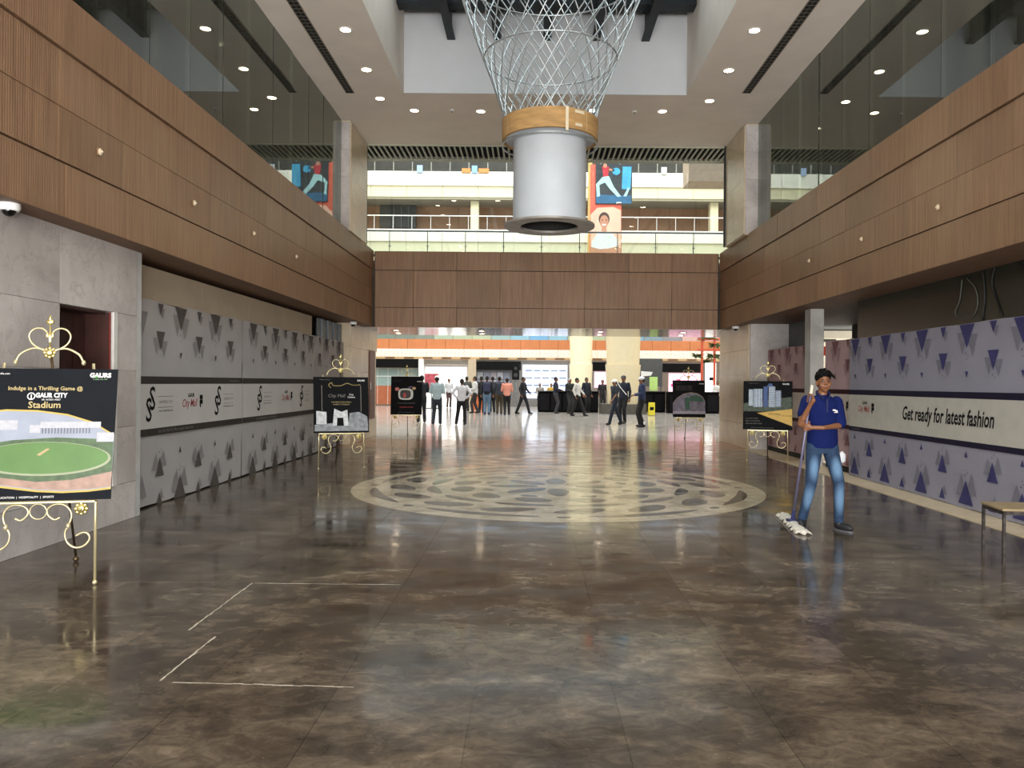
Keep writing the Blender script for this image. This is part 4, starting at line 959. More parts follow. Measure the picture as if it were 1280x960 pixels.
def person(lb, loc, face, H, shirt, trouser, feet=((-0.09, 0.0), (0.09, 0.0)), arms='down', hair='#15110f', skin='#7a523b', cap=None, long_sleeve=True, lean=0.0, vox=0.014, pack=None, seated=False, jacket=None, shoe='#141312', extra=None, cat='person'):
    r = thing('person', lb, 'person', loc, (0, 0, face))
    def dk(c_):
        v_ = [int(c_[i:i + 2], 16) for i in (1, 3, 5)]; f_ = 0.6 if max(v_) < 125 else (0.8 if max(v_) < 190 else 0.93)
        return '#%02x%02x%02x' % tuple(int(q * f_) for q in v_)
    shirt, trouser = dk(shirt), dk(trouser)
    SK = mat('skin' + skin, skin, 0.55, var=0.05); SH = mat('cloth' + shirt, shirt, 0.8, var=0.08, scale=9); TR = mat('cloth' + trouser, trouser, 0.85, var=0.08, scale=9)
    k = H / 1.7
    def V(x, y, z): return Vector((x * k, y * k - lean * z * k * 0.12, z * k))
    hipz = 0.90
    hL, hR = V(-0.085, 0, hipz), V(0.085, 0, hipz)
    ank = [Vector((feet[0][0] * k, feet[0][1] * k, 0.085 * k)), Vector((feet[1][0] * k, feet[1][1] * k, 0.085 * k))]
    for q in (0, 1):
        if (hL, hR)[q].z: pass
    kn = [knee(hL, ank[0], 0.43 * k, 0.42 * k, Vector((0, -1, 0))), knee(hR, ank[1], 0.43 * k, 0.42 * k, Vector((0, -1, 0)))]
    sL, sR = V(-0.18, 0, 1.40), V(0.18, 0, 1.40)
    A = {'down': [((-0.24, 0.03, 1.13), (-0.25, -0.06, 0.88))] * 1 + [((0.24, 0.03, 1.13), (0.25, -0.06, 0.88))],
         'walk': [((-0.23, 0.10, 1.15), (-0.24, 0.02, 0.90)), ((0.23, -0.07, 1.15), (0.23, -0.24, 0.96))],
         'front': [((-0.24, -0.02, 1.13), (-0.07, -0.24, 1.10)), ((0.24, -0.02, 1.13), (0.07, -0.24, 1.08))],
         'phone': [((-0.24, 0.0, 1.13), (-0.12, -0.26, 1.25)), ((0.24, 0.03, 1.13), (0.25, -0.06, 0.88))],
         'hips': [((-0.34, 0.08, 1.18), (-0.19, 0.0, 1.0)), ((0.34, 0.08, 1.18), (0.19, 0.0, 1.0))],
         'behind': [((-0.25, 0.08, 1.14), (-0.05, 0.17, 0.98)), ((0.25, 0.08, 1.14), (0.05, 0.17, 0.96))],
         'reach': [((-0.24, -0.12, 1.18), (-0.2, -0.36, 1.14)), ((0.24, -0.12, 1.18), (0.2, -0.36, 1.10))]}[arms]
    el = [V(*A[0][0]), V(*A[1][0])]; wr = [V(*A[0][1]), V(*A[1][1])]
    hd = V(0, -0.015, 1.585); body = MB()
    body.loft([(V(0, 0, 0.84), 0.145 * k, 0.10 * k), (V(0, 0, 0.95), 0.155 * k, 0.11 * k), (V(0, 0, 1.08), 0.135 * k, 0.10 * k), (V(0, 0, 1.25), 0.155 * k, 0.115 * k), (V(0, 0.005, 1.37), 0.165 * k, 0.10 * k), (V(0, 0.01, 1.45), 0.08 * k, 0.06 * k)], 16)
    limb(body, [V(0, 0.01, 1.42), V(0, 0, 1.53)], [0.055 * k, 0.05 * k])
    body.ell(hd + Vector((0, 0.005, 0.01)) * k, (0.073 * k, 0.09 * k, 0.105 * k), 16, 12); body.ell(hd + Vector((0, -0.02, -0.055)) * k, (0.05 * k, 0.06 * k, 0.055 * k), 12, 8)
    body.ell(hd + Vector((0, -0.095, -0.012)) * k, (0.014 * k, 0.02 * k, 0.025 * k), 8, 6)
    for s_ in (-1, 1): body.ell(hd + Vector((s_ * 0.077, 0.005, -0.005)) * k, (0.012 * k, 0.02 * k, 0.03 * k), 8, 6)
    for q, (h_, kk, a_, s_) in enumerate(((hL, kn[0], ank[0], -1), (hR, kn[1], ank[1], 1))):
        limb(body, [h_, kk, a_], [0.085 * k, 0.052 * k, 0.036 * k])
        limb(body, [(sL, sR)[q], el[q], wr[q]], [0.05 * k, 0.038 * k, 0.026 * k])
    o = remesh(body, 'body', SK, r, vox, 4)
    hb = MB()
    for q in (0, 1):
        d = (wr[q] - el[q]).normalized(); hand(hb, wr[q], d, Vector((0, -1, 0)) if abs(d.y) < 0.6 else Vector((0, 0, -1)), 0.175 * k, 0.35, (1, -1)[q], 0.009 * k)
    # hands welded into the body mesh
    bm = bmesh.new(); bm.from_mesh(o.data); hm = hb.mesh('h'); bm.from_mesh(hm); bm.to_mesh(o.data); bm.free(); bpy.data.meshes.remove(hm)
    for p in o.data.polygons: p.use_smooth = True
    eye = MB()
    for s_ in (-1, 1): eye.ell(hd + Vector((s_ * 0.03, -0.078, 0.005)) * k, (0.011 * k, 0.008 * k, 0.007 * k), 8, 5)
    eye.build('eyes', mat('eye_dark', '#1a1210', 0.3), r, smooth=True)
    MB().ell(hd + Vector((0, -0.075, -0.055)) * k, (0.022 * k, 0.01 * k, 0.006 * k), 8, 5).build('mouth', mat('lip' , '#6a3a33', 0.5), r, smooth=True)
    e = 0.014 * k
    t = MB(); t.loft([(V(0, 0, 0.80), 0.15 * k, 0.10 * k), (V(0, 0, 0.90), 0.165 * k + e * 0.3, 0.118 * k), (V(0, 0, 1.0), 0.15 * k + e * 0.5, 0.112 * k)], 16)
    for h_, kk, a_ in ((hL, kn[0], ank[0]), (hR, kn[1], ank[1])):
        a2 = a_ + (kk - a_).normalized() * 0.0 * k; limb(t, [h_, kk, a_ + Vector((0, 0, -0.02 * k))], [0.09 * k + e, 0.058 * k + e, 0.048 * k + e])
    remesh(t, 'trousers', TR, r, vox, 4)
    s_ = MB(); e = 0.016 * k
    s_.loft([(V(0, 0, 0.88), 0.16 * k + e, 0.115 * k + e), (V(0, 0, 1.0), 0.15 * k + e, 0.108 * k + e), (V(0, 0, 1.12), 0.142 * k + e, 0.105 * k + e), (V(0, 0, 1.26), 0.16 * k + e, 0.115 * k + e), (V(0, 0.005, 1.38), 0.168 * k + e, 0.10 * k + e), (V(0, 0.01, 1.47), 0.065 * k, 0.06 * k)], 16)
    for q in (0, 1):
        endp = wr[q] if long_sleeve else (sL, sR)[q].lerp(el[q], 0.85)
        if long_sleeve: limb(s_, [(sL, sR)[q], el[q], el[q].lerp(endp, 0.9)], [0.058 * k + e * 0.6, 0.046 * k + e * 0.5, 0.034 * k + e * 0.5])
        else: limb(s_, [(sL, sR)[q], endp], [0.058 * k + e * 0.6, 0.05 * k + e * 0.5])
    remesh(s_, 'shirt', SH, r, vox, 4)
    hr = MB(); hr.ell(hd + Vector((0, 0.022, 0.035)) * k, (0.083 * k, 0.093 * k, 0.092 * k), 16, 10)
    hr.ell(hd + Vector((0, 0.05, -0.01)) * k, (0.072 * k, 0.06 * k, 0.07 * k), 12, 8)
    hr.build('hair', mat('hair' + hair, hair, 0.8, bump=0.5, bscale=90), r, smooth=True)
    if cap:
        c_ = MB(); c_.ell(hd + Vector((0, 0.01, 0.055)) * k, (0.092 * k, 0.10 * k, 0.075 * k), 16, 10); c_.loft([(hd + Vector((0, -0.07, 0.045)) * k, 0.07 * k, 0.012 * k), (hd + Vector((0, -0.15, 0.03)) * k, 0.05 * k, 0.008 * k)], 12)
        c_.build('cap', mat('cap' + cap, cap, 0.7), r, smooth=True)
    for q, a_ in enumerate(ank):
        sh_ = MB(); sh_.ell(Vector((a_.x, a_.y - 0.05 * k, 0.045 * k)), (0.045 * k, 0.125 * k, 0.045 * k), 14, 8); sh_.ell(Vector((a_.x, a_.y + 0.02 * k, 0.075 * k)), (0.042 * k, 0.055 * k, 0.05 * k), 12, 8)
        sh_.v = [(v[0], v[1], max(v[2], 0.001)) for v in sh_.v]
        sh_.build('shoe', mat('shoe' + shoe, shoe, 0.5), r, smooth=True)
    if pack:
        MB().bevbox(-0.15 * k, 0.15 * k, 0.12 * k, 0.30 * k, 1.02 * k, 1.42 * k, 0.05 * k).build('backpack', mat('pack' + pack, pack, 0.7), r)
    return r, dict(k=k, V=V, wr=wr, ank=ank, kn=kn, hd=hd, sL=sL, sR=sR)

BACK = PI; LEFT_ = -PI / 2; RIGHT_ = PI / 2    # facing: 0 = to camera, RIGHT_: facing +X
ppl = [
 ('man in dark navy shirt standing just right of the television board', 527, 528, 58.5, BACK + 0.2, '#151c2b', '#141a28', dict(feet=((-0.11, 0.0), (0.12, -0.08)), arms='front')),
 ('man in pale blue shirt, white cap and grey trousers seen from behind', 546, 530.5, 60.5, BACK, '#a6b9bf', '#3d4b5a', dict(feet=((-0.12, 0), (0.12, 0.1)), cap='#d8d8d4', arms='front')),
 ('small distant man in white shirt in front of the bright opening', 561, 509.5, 36, 0.3, '#c9ccd0', '#6a4a4a', dict()),
 ('man in white shirt and black trousers with legs apart, seen from behind', 577, 531, 57.5, BACK, '#d3d2d8', '#0d0d0f', dict(feet=((-0.12, 0), (0.2, 0.02)), arms='hips')),
 ('man in grey shirt half hidden behind the man in white shirt', 583, 514.2, 43.5, BACK + 0.4, '#6c7068', '#26262a', dict()),
 ('man in white shirt and grey trousers facing left beside backpack wearer', 593.5, 516.6, 46, LEFT_, '#cdd0cf', '#4a4648', dict(feet=((-0.05, 0.15), (0.05, -0.1)), arms='front')),
 ('man in black standing left of the backpack wearer', 601.5, 516.2, 47, BACK - 0.2, '#16151a', '#1a1c24', dict()),
 ('person with dark blue backpack and faded jeans seen from behind', 608.5, 518.4, 49.5, BACK, '#1c1f33', '#6d8ba8', dict(pack='#1e2440')),
 ('man in dark patterned shirt right of the backpack wearer', 615.5, 515.8, 45, BACK + 0.3, '#26232c', '#1d1e22', dict(long_sleeve=False)),
 ('man in slate blue shirt and khaki trousers seen from behind', 624, 517.6, 47, BACK, '#434c62', '#6e5c42', dict()),
 ('man in salmon pink shirt and black trousers seen from behind', 633.5, 518.6, 46, BACK + 0.1, '#d58c78', '#121114', dict(feet=((-0.1, 0.0), (0.1, 0.1)), arms='front')),
 ('man in dark navy suit walking to the right alone', 654, 517.7, 46.5, RIGHT_ - 0.3, '#161c2a', '#151a26', dict(feet=((-0.05, 0.32), (0.05, -0.28)), arms='walk')),
 ('man in navy shirt and grey trousers at the left black counter', 694.5, 516.8, 48.5, RIGHT_, '#232c4c', '#55545a', dict(arms='front')),
 ('grey-haired man in dark waistcoat with white sleeves by the counter', 712, 517, 44, RIGHT_ - 1.0, '#1b2426', '#3a3d3c', dict(hair='#9a9a9a', arms='front')),
 ('man in white shirt and black trousers striding by the counter', 723, 520, 47.5, RIGHT_ - 0.4, '#c8c6c2', '#17161a', dict(feet=((-0.08, 0.30), (0.08, -0.26)), lean=-0.4, arms='walk')),
 ('man in dark blue shirt standing behind the striding man', 733, 516, 44, 0.6, '#1c2540', '#17181d', dict(arms='down')),
 ('man in dark teal shirt and white cap walking in front of cream column', 768, 531, 56.5, LEFT_ + 0.5, '#20384a', '#1b2a44', dict(cap='#e4e2dc', long_sleeve=False, feet=((-0.08, 0.38), (0.10, -0.3)), arms='walk')),
 ('guard in navy uniform and beret behind the man in white cap', 779, 529.5, 60, -0.5, '#1d2b48', '#121318', dict(cap='#3a3a3c', feet=((-0.1, 0.0), (0.1, -0.1)))),
 ('guard in blue shirt and white anklets standing alone facing left', 802, 534, 63, LEFT_, '#26407c', '#0f1014', dict(cap='#d9dade', feet=((-0.05, -0.03), (0.05, 0.05)), arms='front')),
 ('man in dark clothes standing at the counter beside the cream column', 753, 513, 38, 0.2, '#2c2830', '#17161a', dict()),
]
INFO = {}
for i, (lb, u, v, hpx, face, sc_, tc_, kw) in enumerate(ppl):
    p = ground(u, v); H = hpx / F * p.y
    rr_, inf = person(lb, (p.x, p.y, 0), face, min(max(H, 1.5), 1.82), sc_, tc_, **kw); INFO[i] = (rr_, inf)
# guard details
r_, inf = INFO[18]
for a_ in inf['ank']: MB().cyl((a_.x, a_.y, 0.09), (a_.x, a_.y, 0.2), 0.062, 0.066, 12).build('anklet', WHITE, r_)
r_, inf = INFO[17]; k = inf['k']
MB().tube([(-0.2 * k, -0.06 * k, 1.44 * k), (-0.05 * k, -0.16 * k, 1.28 * k), (0.17 * k, -0.13 * k, 1.02 * k)], 0.014, 6).build('lanyard', WHITE, r_)

# ------------------------------------------------------------------ the boy with the mop
def boy():
    r = thing('person', 'young person in royal blue polo shirt and faded jeans leaning on a mop', 'person', (3.05, 8.28, 0))
    SK = mat('boy_skin', '#7d5238', 0.5, var=0.06); 
    V = Vector
    sA, sB = V((-0.145, 0.02, 1.335)), V((0.165, 0.02, 1.325))
    eA, wA = V((-0.262, -0.13, 1.10)), V((-0.205, -0.245, 1.30))
    eB, wB = V((0.185, -0.06, 1.085)), V((-0.055, -0.215, 1.065))
    hA, hB = V((-0.07, 0.0, 0.86)), V((0.09, 0.0, 0.86))
    aA, aB = V((-0.185, 0.02, 0.09)), V((0.13, -0.16, 0.09))
    kA, kB = knee(hA, aA, 0.41, 0.40, V((-0.1, -1, 0))), knee(hB, aB, 0.41, 0.405, V((0.1, -1, 0)))
    hd = V((0.015, -0.02, 1.535))
    b = MB()
    b.loft([(V((0.01, 0, 0.80)), 0.13, 0.09), (V((0.01, 0, 0.92)), 0.14, 0.095), (V((0.01, 0, 1.05)), 0.12, 0.088), (V((0.01, 0, 1.2)), 0.14, 0.10), (V((0.01, 0.01, 1.32)), 0.15, 0.09), (V((0.01, 0.015, 1.39)), 0.07, 0.055)], 18)
    limb(b, [(0.01, 0.015, 1.36), (0.013, 0.0, 1.47)], [0.052, 0.047])
    Rh = Euler((0.02, -0.06, -0.1)).to_matrix()
    def hp(x, y, z): return hd + Rh @ V((x, y, z))
    b.ell(hp(0, 0.012, 0.02), (0.070, 0.086, 0.092), 20, 14, Rh); b.ell(hp(0, -0.018, -0.045), (0.053, 0.060, 0.060), 16, 10, Rh); b.ell(hp(0, -0.045, -0.085), (0.022, 0.022, 0.018), 10, 8)
    b.loft([(hp(0, -0.070, 0.022), 0.007, 0.009), (hp(0, -0.086, -0.005), 0.010, 0.012), (hp(0, -0.092, -0.020), 0.015, 0.012)], 10)
    for s_ in (-1, 1):
        b.ell(hp(s_ * 0.072, 0.01, -0.01), (0.010, 0.018, 0.028), 8, 6); b.ell(hp(s_ * 0.03, -0.064, 0.026), (0.024, 0.012, 0.006), 8, 6); b.ell(hp(s_ * 0.038, -0.050, -0.03), (0.022, 0.02, 0.02), 8, 6)
        b.ell(hp(s_ * 0.012, -0.083, -0.020), (0.008, 0.009, 0.007), 8, 5)
    b.ell(hp(0, -0.070, -0.050), (0.022, 0.012, 0.006), 10, 6); b.ell(hp(0, -0.069, -0.060), (0.018, 0.012, 0.006), 10, 6)
    limb(b, [sA, eA, wA], [0.046, 0.034, 0.022]); limb(b, [sB, eB, wB], [0.046, 0.034, 0.022])
    b.ell(sA.lerp(eA, 0.45), (0.045, 0.045, 0.05)); b.ell(eB.lerp(wB, 0.3), (0.036, 0.034, 0.034)); b.ell(eA.lerp(wA, 0.3), (0.034, 0.034, 0.038))
    limb(b, [hA, kA, aA], [0.08, 0.05, 0.033]); limb(b, [hB, kB, aB], [0.08, 0.05, 0.033])
    # handle line
    def hl(z): t = (z - 0.05) / 1.45; return V((2.80 + 0.05 * t - 3.05, 8.42 - 0.42 * t - 8.28, z))
    # hands gripping the pole: fingers curl around
    def grip(wr, z, zdir, side):
        c = hl(z); ax = (hl(1.4) - hl(0.4)).normalized(); d = (c - wr); d = (d - ax * d.dot(ax)).normalized(); n_ = ax.cross(d) * side
        palm = c - d * 0.022 - n_ * 0.018
        Rm = Matrix((ax, n_, d)).transposed()
        limb(b, [wr, palm - d * 0.02], [0.022, 0.022]); b.ell(palm, (0.040, 0.016, 0.040), 12, 8, Rm)
        for k in range(4):
            o = ax * (0.033 - 0.022 * k) * zdir; pts = []; L = (0.9, 1.0, 0.96, 0.82)[k]
            for j in range(6):
                a = -0.5 + j * 0.80 * L; pts.append(c + o - n_ * 0.026 * math.cos(a) + d * 0.026 * math.sin(a))
            limb(b, pts, [0.0092, 0.0092, 0.009, 0.0088, 0.0085, 0.0078], 8)
        t0 = palm + ax * 0.03 * zdir; limb(b, [t0, c + ax * 0.052 * zdir - d * 0.026 + n_ * 0.004, c + ax * 0.058 * zdir + n_ * 0.022], [0.012, 0.0105, 0.0088], 8)
    grip(wA, 1.36, 1, 1); grip(wB, 1.075, 1, -1)
    remesh(b, 'body', SK, r, 0.0048, 3)
    # face details
    e = MB(); pu = MB(); br = MB()
    for s_ in (-1, 1):
        e.ell(hp(s_ * 0.030, -0.069, 0.008), (0.0135, 0.008, 0.0075), 10, 6); pu.ell(hp(s_ * 0.030, -0.0745, 0.008), (0.0065, 0.004, 0.0065), 8, 6); br.loft([(hp(s_ * 0.013, -0.077, 0.028), 0.003, 0.004), (hp(s_ * 0.032, -0.073, 0.034), 0.003, 0.0045), (hp(s_ * 0.05, -0.062, 0.028), 0.002, 0.003)], 6)
    e.build('eyeballs', mat('eye_white', '#5d534c', 0.4), r, smooth=True); pu.build('pupils', mat('eye_dark'), r, smooth=True); br.build('eyebrows', mat('black_hair', '#060505', 0.75, spec=0.15, bump=0.4, bscale=80), r, smooth=True)
    MB().ell(hp(0, -0.077, -0.0555), (0.021, 0.008, 0.0075), 10, 6).build('lips', mat('boy_lip', '#6b3a30', 0.5), r, smooth=True)
    h = MB(); h.ell(hp(0, 0.028, 0.052), (0.082, 0.094, 0.080), 20, 12, Rh); h.ell(hp(0, 0.055, 0.0), (0.069, 0.055, 0.075), 14, 10, Rh)
    rnd = random.Random(3)
    for k in range(40):
        a = rnd.uniform(0, 2 * PI); el_ = rnd.uniform(0.2, 1.4); d = V((math.cos(a) * math.cos(el_), math.sin(a) * math.cos(el_), math.sin(el_))); base = hp(d.x * 0.074, d.y * 0.085 + 0.025, 0.055 + d.z * 0.076); tip = base + V((d.x * 0.018 + rnd.uniform(-0.01, 0.03), d.y * 0.015, d.z * 0.008 + rnd.uniform(-0.012, 0.012)))
        h.loft([(base, 0.017, 0.012), (base.lerp(tip, 0.6), 0.012, 0.009), (tip, 0.003, 0.003)], 6)
    for k in range(46):
        a = rnd.uniform(-PI, 0.0); el_ = rnd.uniform(0.25, 1.3)
        d = V((math.cos(a) * math.cos(el_), math.sin(a) * math.cos(el_), math.sin(el_))); base = hp(d.x * 0.068, d.y * 0.078 + 0.018, 0.045 + d.z * 0.072)
        tip = base + Rh @ V((d.x * 0.02 + 0.02, d.y * 0.018 - 0.006, -0.006 + 0.012 * rnd.random())); h.loft([(base, 0.012, 0.008), (base.lerp(tip, 0.6) + V((0, 0, 0.004)), 0.009, 0.006), (tip, 0.002, 0.002)], 6)
    for k in range(8):
        base = hp(0.055 + 0.01 * rnd.random(), -0.02 - 0.01 * k % 3, 0.075); tip = base + V((0.035 + 0.012 * rnd.random(), -0.008, -0.03 - 0.02 * rnd.random())); h.loft([(base, 0.014, 0.01), (base.lerp(tip, 0.5) + V((0, 0, 0.006)), 0.01, 0.007), (tip, 0.002, 0.002)], 6)
    h.build('hair', mat('black_hair'), r, smooth=True)
    # polo
    BLUE = mat('royal_blue_cotton', '#0e1b50', 0.85, spec=0.15, var=0.12, scale=7, bump=0.35, bscale=9)
    s = MB(); s.loft([(V((0.012, 0, 0.845)), 0.158, 0.118), (V((0.012, 0, 0.93)), 0.162, 0.122), (V((0.012, -0.004, 1.05)), 0.152, 0.118), (V((0.012, 0, 1.2)), 0.165, 0.125), (V((0.012, 0.01, 1.31)), 0.172, 0.108), (V((0.012, 0.02, 1.37)), 0.11, 0.075), (V((0.012, 0.035, 1.40)), 0.055, 0.05)], 24)
    limb(s, [sA, sA.lerp(eA, 0.58)], [0.064, 0.062], 16); limb(s, [sB, sB.lerp(eB, 0.92)], [0.066, 0.060], 16)
    remesh(s, 'polo_shirt', BLUE, r, 0.007, 4)
    co = MB()
    for s_ in (-1, 1):
        co.loft([(V((0.012 + s_ * 0.005, 0.075, 1.435)), 0.006, 0.022), (V((0.012 + s_ * 0.058, 0.03, 1.425)), 0.006, 0.024), (V((0.012 + s_ * 0.062, -0.03, 1.405)), 0.006, 0.026), (V((0.012 + s_ * 0.035, -0.085, 1.37)), 0.006, 0.022), (V((0.012 + s_ * 0.02, -0.098, 1.35)), 0.004, 0.008)], 8)
    co.build('collar', mat('darker_blue_cotton', '#0f1d50', 0.8), r, smooth=True)
    MB().box(0.004, 0.022, -0.128, -0.11, 1.22, 1.36).build('placket', mat('darker_blue_cotton'), r)
    lg = MB().box(0.072, 0.098, -0.137, -0.118, 1.237, 1.252).box(0.10, 0.118, -0.135, -0.116, 1.228, 1.243).box(0.085, 0.12, -0.137, -0.118, 1.218, 1.224).build('shirt_logo', WHITE, r)
    # jeans
    spots_ = [(hA.lerp(kA, 0.55) + V((0, -0.085, 0)), 0.075), (hB.lerp(kB, 0.55) + V((0, -0.085, 0)), 0.08), (kA.lerp(aA, 0.4) + V((0, -0.06, 0)), 0.085), (kB.lerp(aB, 0.4) + V((0, -0.06, 0)), 0.085)]
    J = jeans_mat('faded_denim', spots_)
    t = MB(); t.loft([(V((0.01, 0, 0.79)), 0.135, 0.10), (V((0.01, 0, 0.88)), 0.145, 0.105), (V((0.01, 0, 0.95)), 0.145, 0.102)], 20)
    limb(t, [hA, kA, aA + V((0, 0, 0.0))], [0.088, 0.058, 0.046], 16); limb(t, [hB, kB, aB], [0.088, 0.058, 0.046], 16)
    rnd = random.Random(5)
    for (kk, aa) in ((kA, aA), (kB, aB)):
        for q in range(4): t.ell(kk.lerp(aa, 0.80 + q * 0.055), (0.052 + 0.003 * (q % 2), 0.052, 0.014), 12, 6)
    remesh(t, 'jeans', J, r, 0.007, 3)
    for a_, ang in ((aA, -0.35), (aB, 0.45)):
        R_ = Matrix.Rotation(ang, 3, 'Z'); q = MB()
        q.ell(a_ + R_ @ V((0, -0.06, -0.045)), (0.045, 0.125, 0.042), 16, 10, R_); q.ell(a_ + V((0, 0.005, -0.02)), (0.045, 0.055, 0.05), 14, 8)
        q.v = [(v[0], v[1], max(v[2], 0.018)) for v in q.v]; o = q.build('shoe', mat('dark_trainer', '#1e1f22', 0.6), r, smooth=True)
        z = MB(); pts = []
        for k in range(20):
            an = 2 * PI * k / 20; p = R_ @ V((0.047 * math.cos(an) * (1 - 0.12 * math.sin(an)), -0.055 + 0.13 * math.sin(an), 0)); pts.append((a_.x + p.x, a_.y + p.y))
        z.prism(pts, 0.0, 0.02); z.build('shoe_sole', mat('grey_sole', '#55565a', 0.6), r)
    # white cloth hanging at the pocket
    cl = MB(); cl.loft([(V((0.185, -0.04, 0.80)), 0.03, 0.02), (V((0.20, -0.05, 0.77)), 0.045, 0.022), (V((0.20, -0.05, 0.71)), 0.04, 0.02), (V((0.195, -0.05, 0.69)), 0.02, 0.012)], 10)
    tag(cl.build('white_cloth', mat('white_rag', '#c9cdd4', 0.8, bump=0.5, bscale=30), None, (3.05, 8.28, 0), smooth=True), 'white cloth hanging from the jeans pocket of the mop holder', 'cloth')
    # mop
    m = thing('dust_mop', 'flat white dust mop with thin grey-purple handle held by the young person', 'mop', (2.80, 8.42, 0))
    def ml(z): q = hl(z) + V((0.25, -0.14, 0)); return q
    MB().cyl(ml(0.06), ml(1.42), 0.0125, n=10).build('handle', mat('purple_grey_tube', '#6d6a86', 0.4, 0.2), m, smooth=True)
    MB().cyl(ml(1.42), ml(1.50), 0.015, n=10).build('handle_cap', mat('cap_cream', '#d8cfc0', 0.5), m)
    MB().cyl(ml(0.06), ml(0.16), 0.022, 0.018, n=10).box(-0.05, 0.05, -0.06, 0.06, 0.035, 0.06).build('socket', mat('navy_plastic', '#2c3262', 0.5), m)
    ph = MB(); hx = Vector((-0.13, -1, 0)).normalized(); wx = Vector((hx.y, -hx.x, 0)); rnd = random.Random(9)
    ph.loft([(hx * -0.60 + V((0, 0, 0.025)), 0.01, 0.02), (hx * -0.52 + V((0, 0, 0.025)), 0.05, 0.022), (V((0, 0, 0.028)), 0.055, 0.026), (hx * 0.52 + V((0, 0, 0.025)), 0.05, 0.022), (hx * 0.60 + V((0, 0, 0.025)), 0.02, 0.02)], 14)
    for k in range(90):
        t_ = rnd.uniform(-0.58, 0.58); s_ = rnd.choice((-1, 1)); p0 = hx * t_ + wx * s_ * 0.035 + V((0, 0, 0.03)); p1 = hx * (t_ + rnd.uniform(-0.02, 0.02)) + wx * s_ * (0.062 + 0.025 * rnd.random()) + V((0, 0, 0.008)); ph.tube([p0, p0.lerp(p1, 0.5) + V((0, 0, 0.008)), p1], [0.009, 0.009, 0.006], 5)
    ph.v = [(v[0], v[1], max(v[2], 0.002)) for v in ph.v]
    ph.build('mop_head', mat('white_mop_cotton', '#cfcabf', 0.9, var=0.15, scale=20), m, smooth=True)
    return r
boy()

# ------------------------------------------------------------------ far atrium
YF = 50.0
def X50(u, Y=YF): return (u - VPX) / F * Y
def Z50(v, Y=YF, u=670): return at(u, v, Y).z
WA = mat('atrium_white_band', '#f2efe6', 0.6, var=0.02, scale=0.5); CR = mat('atrium_cream_band', '#e2dabc', 0.6, var=0.03, scale=0.5)
ORG = mat('orange_wood_fascia', '#c2794a', 0.5, var=0.08, scale=2); LAT = mat('lattice_back_lit', '#efe6d8', 0.5, emit='#fff3e0', estr=0.35); TANB = mat('tan_band', '#b89a72', 0.6)
fw = struct(MB().box(-16, 18, YF + 0.1, YF + 0.4, Z50(450), 4.25).build('wall_back', ORG))
for k in range(26):
    x0 = -14 + k * 1.2
    MB().box(x0 + 0.01, x0 + 1.19, YF, YF + 0.1, Z50(437), Z50(425)).build('fascia_panel', ORG, fw)
    MB().box(x0 + 0.01, x0 + 1.19, YF - 0.02, YF + 0.1, Z50(447), Z50(437.3)).build('lattice_panel', LAT, fw)
lt = MB(); LT = mat('lattice_line', '#a59074', 0.6)
for k in range(100):
    x0 = -12 + k * 0.26
    for z0 in (Z50(447) + 0.03, Z50(447) + 0.26): lt.tube([(x0 + 0.1 * math.cos(q), YF - 0.035, z0 + 0.11 + 0.09 * math.sin(q)) for q in [2 * PI * i / 8 for i in range(8)]], 0.012, 3, True)
o = lt.build('lattice_pattern', LT, fw); o['kind'] = 'stuff'
MB().box(-16, 18, YF - 0.1, YF + 0.1, Z50(450), Z50(447)).build('tan_ledge', TANB, fw)
for k in range(24): MB().box(-13 + k * 1.2, -12.4 + k * 1.2, YF - 0.13, YF - 0.1, Z50(449.2), Z50(447.4)).build('dark_grille', mat('grille_brown', '#6b4f38', 0.6), fw)
# gallery balustrade above the orange fascia
bl = sroot('wall_back', (0, YF, 0)); cols = ['#6f8379', '#728279', '#7d8a80', '#9fb3a0', '#a4b49c', '#a9b79c', '#8fb0b0', '#86b4c8', '#6ea7cf', '#86b4c8', '#a3b49a', '#a8b89c', '#a0b39a', '#7fa9c0', '#7d94a0', '#8a8c90', '#c7a8a0', '#c9a49c']
for k in range(18):
    x0 = X50(470) + k * 1.22
    MB().box(x0 + 0.02, x0 + 1.2, 0.1, 0.13, 4.26, 5.2).build('balustrade_panel', mat('bal' + cols[k], cols[k], 0.3, var=0.05), bl)
MB().box(-16, 18, 3.0, 3.1, 4.25, 7.8).build('gallery_back_wall', mat('gallery_back', '#8c8378', 0.7), bl)
# ground floor shopfronts
GFW = struct(MB().box(-16, 18, YF + 3.5, YF + 3.6, 0, 3).box(-16, 18, YF + 0.4, YF + 3.5, 2.95, 3.05).build('wall_back', mat('shop_back', '#cfc8bc', 0.7)))
def fbox(name, lb, cat, u0, u1, v0, v1, Y, D, m, grp=None):
    x0, x1 = X50(u0, Y), X50(u1, Y); z1, z0 = Z50(v0, Y), max(Z50(v1, Y), 0.0)
    t = thing(name, lb, cat, ((x0 + x1) / 2, Y, z0), (0, 0, 0), grp); w_ = (x1 - x0) / 2; h_ = z1 - z0
    MB().bevbox(-w_, w_, 0.0, D, 0, h_, min(0.01, w_ * 0.2)).build('body', m, t)
    if 0.25 < z0 < 2.4 and name in ('display_screen', 'lit_panel', 'loudspeaker'): MB().box(-min(w_, 0.1) * 0.5, min(w_, 0.1) * 0.5, D * 0.4, D * 0.6, -z0, 0).build('stand_post', ALU, t)
    return t, w_, h_
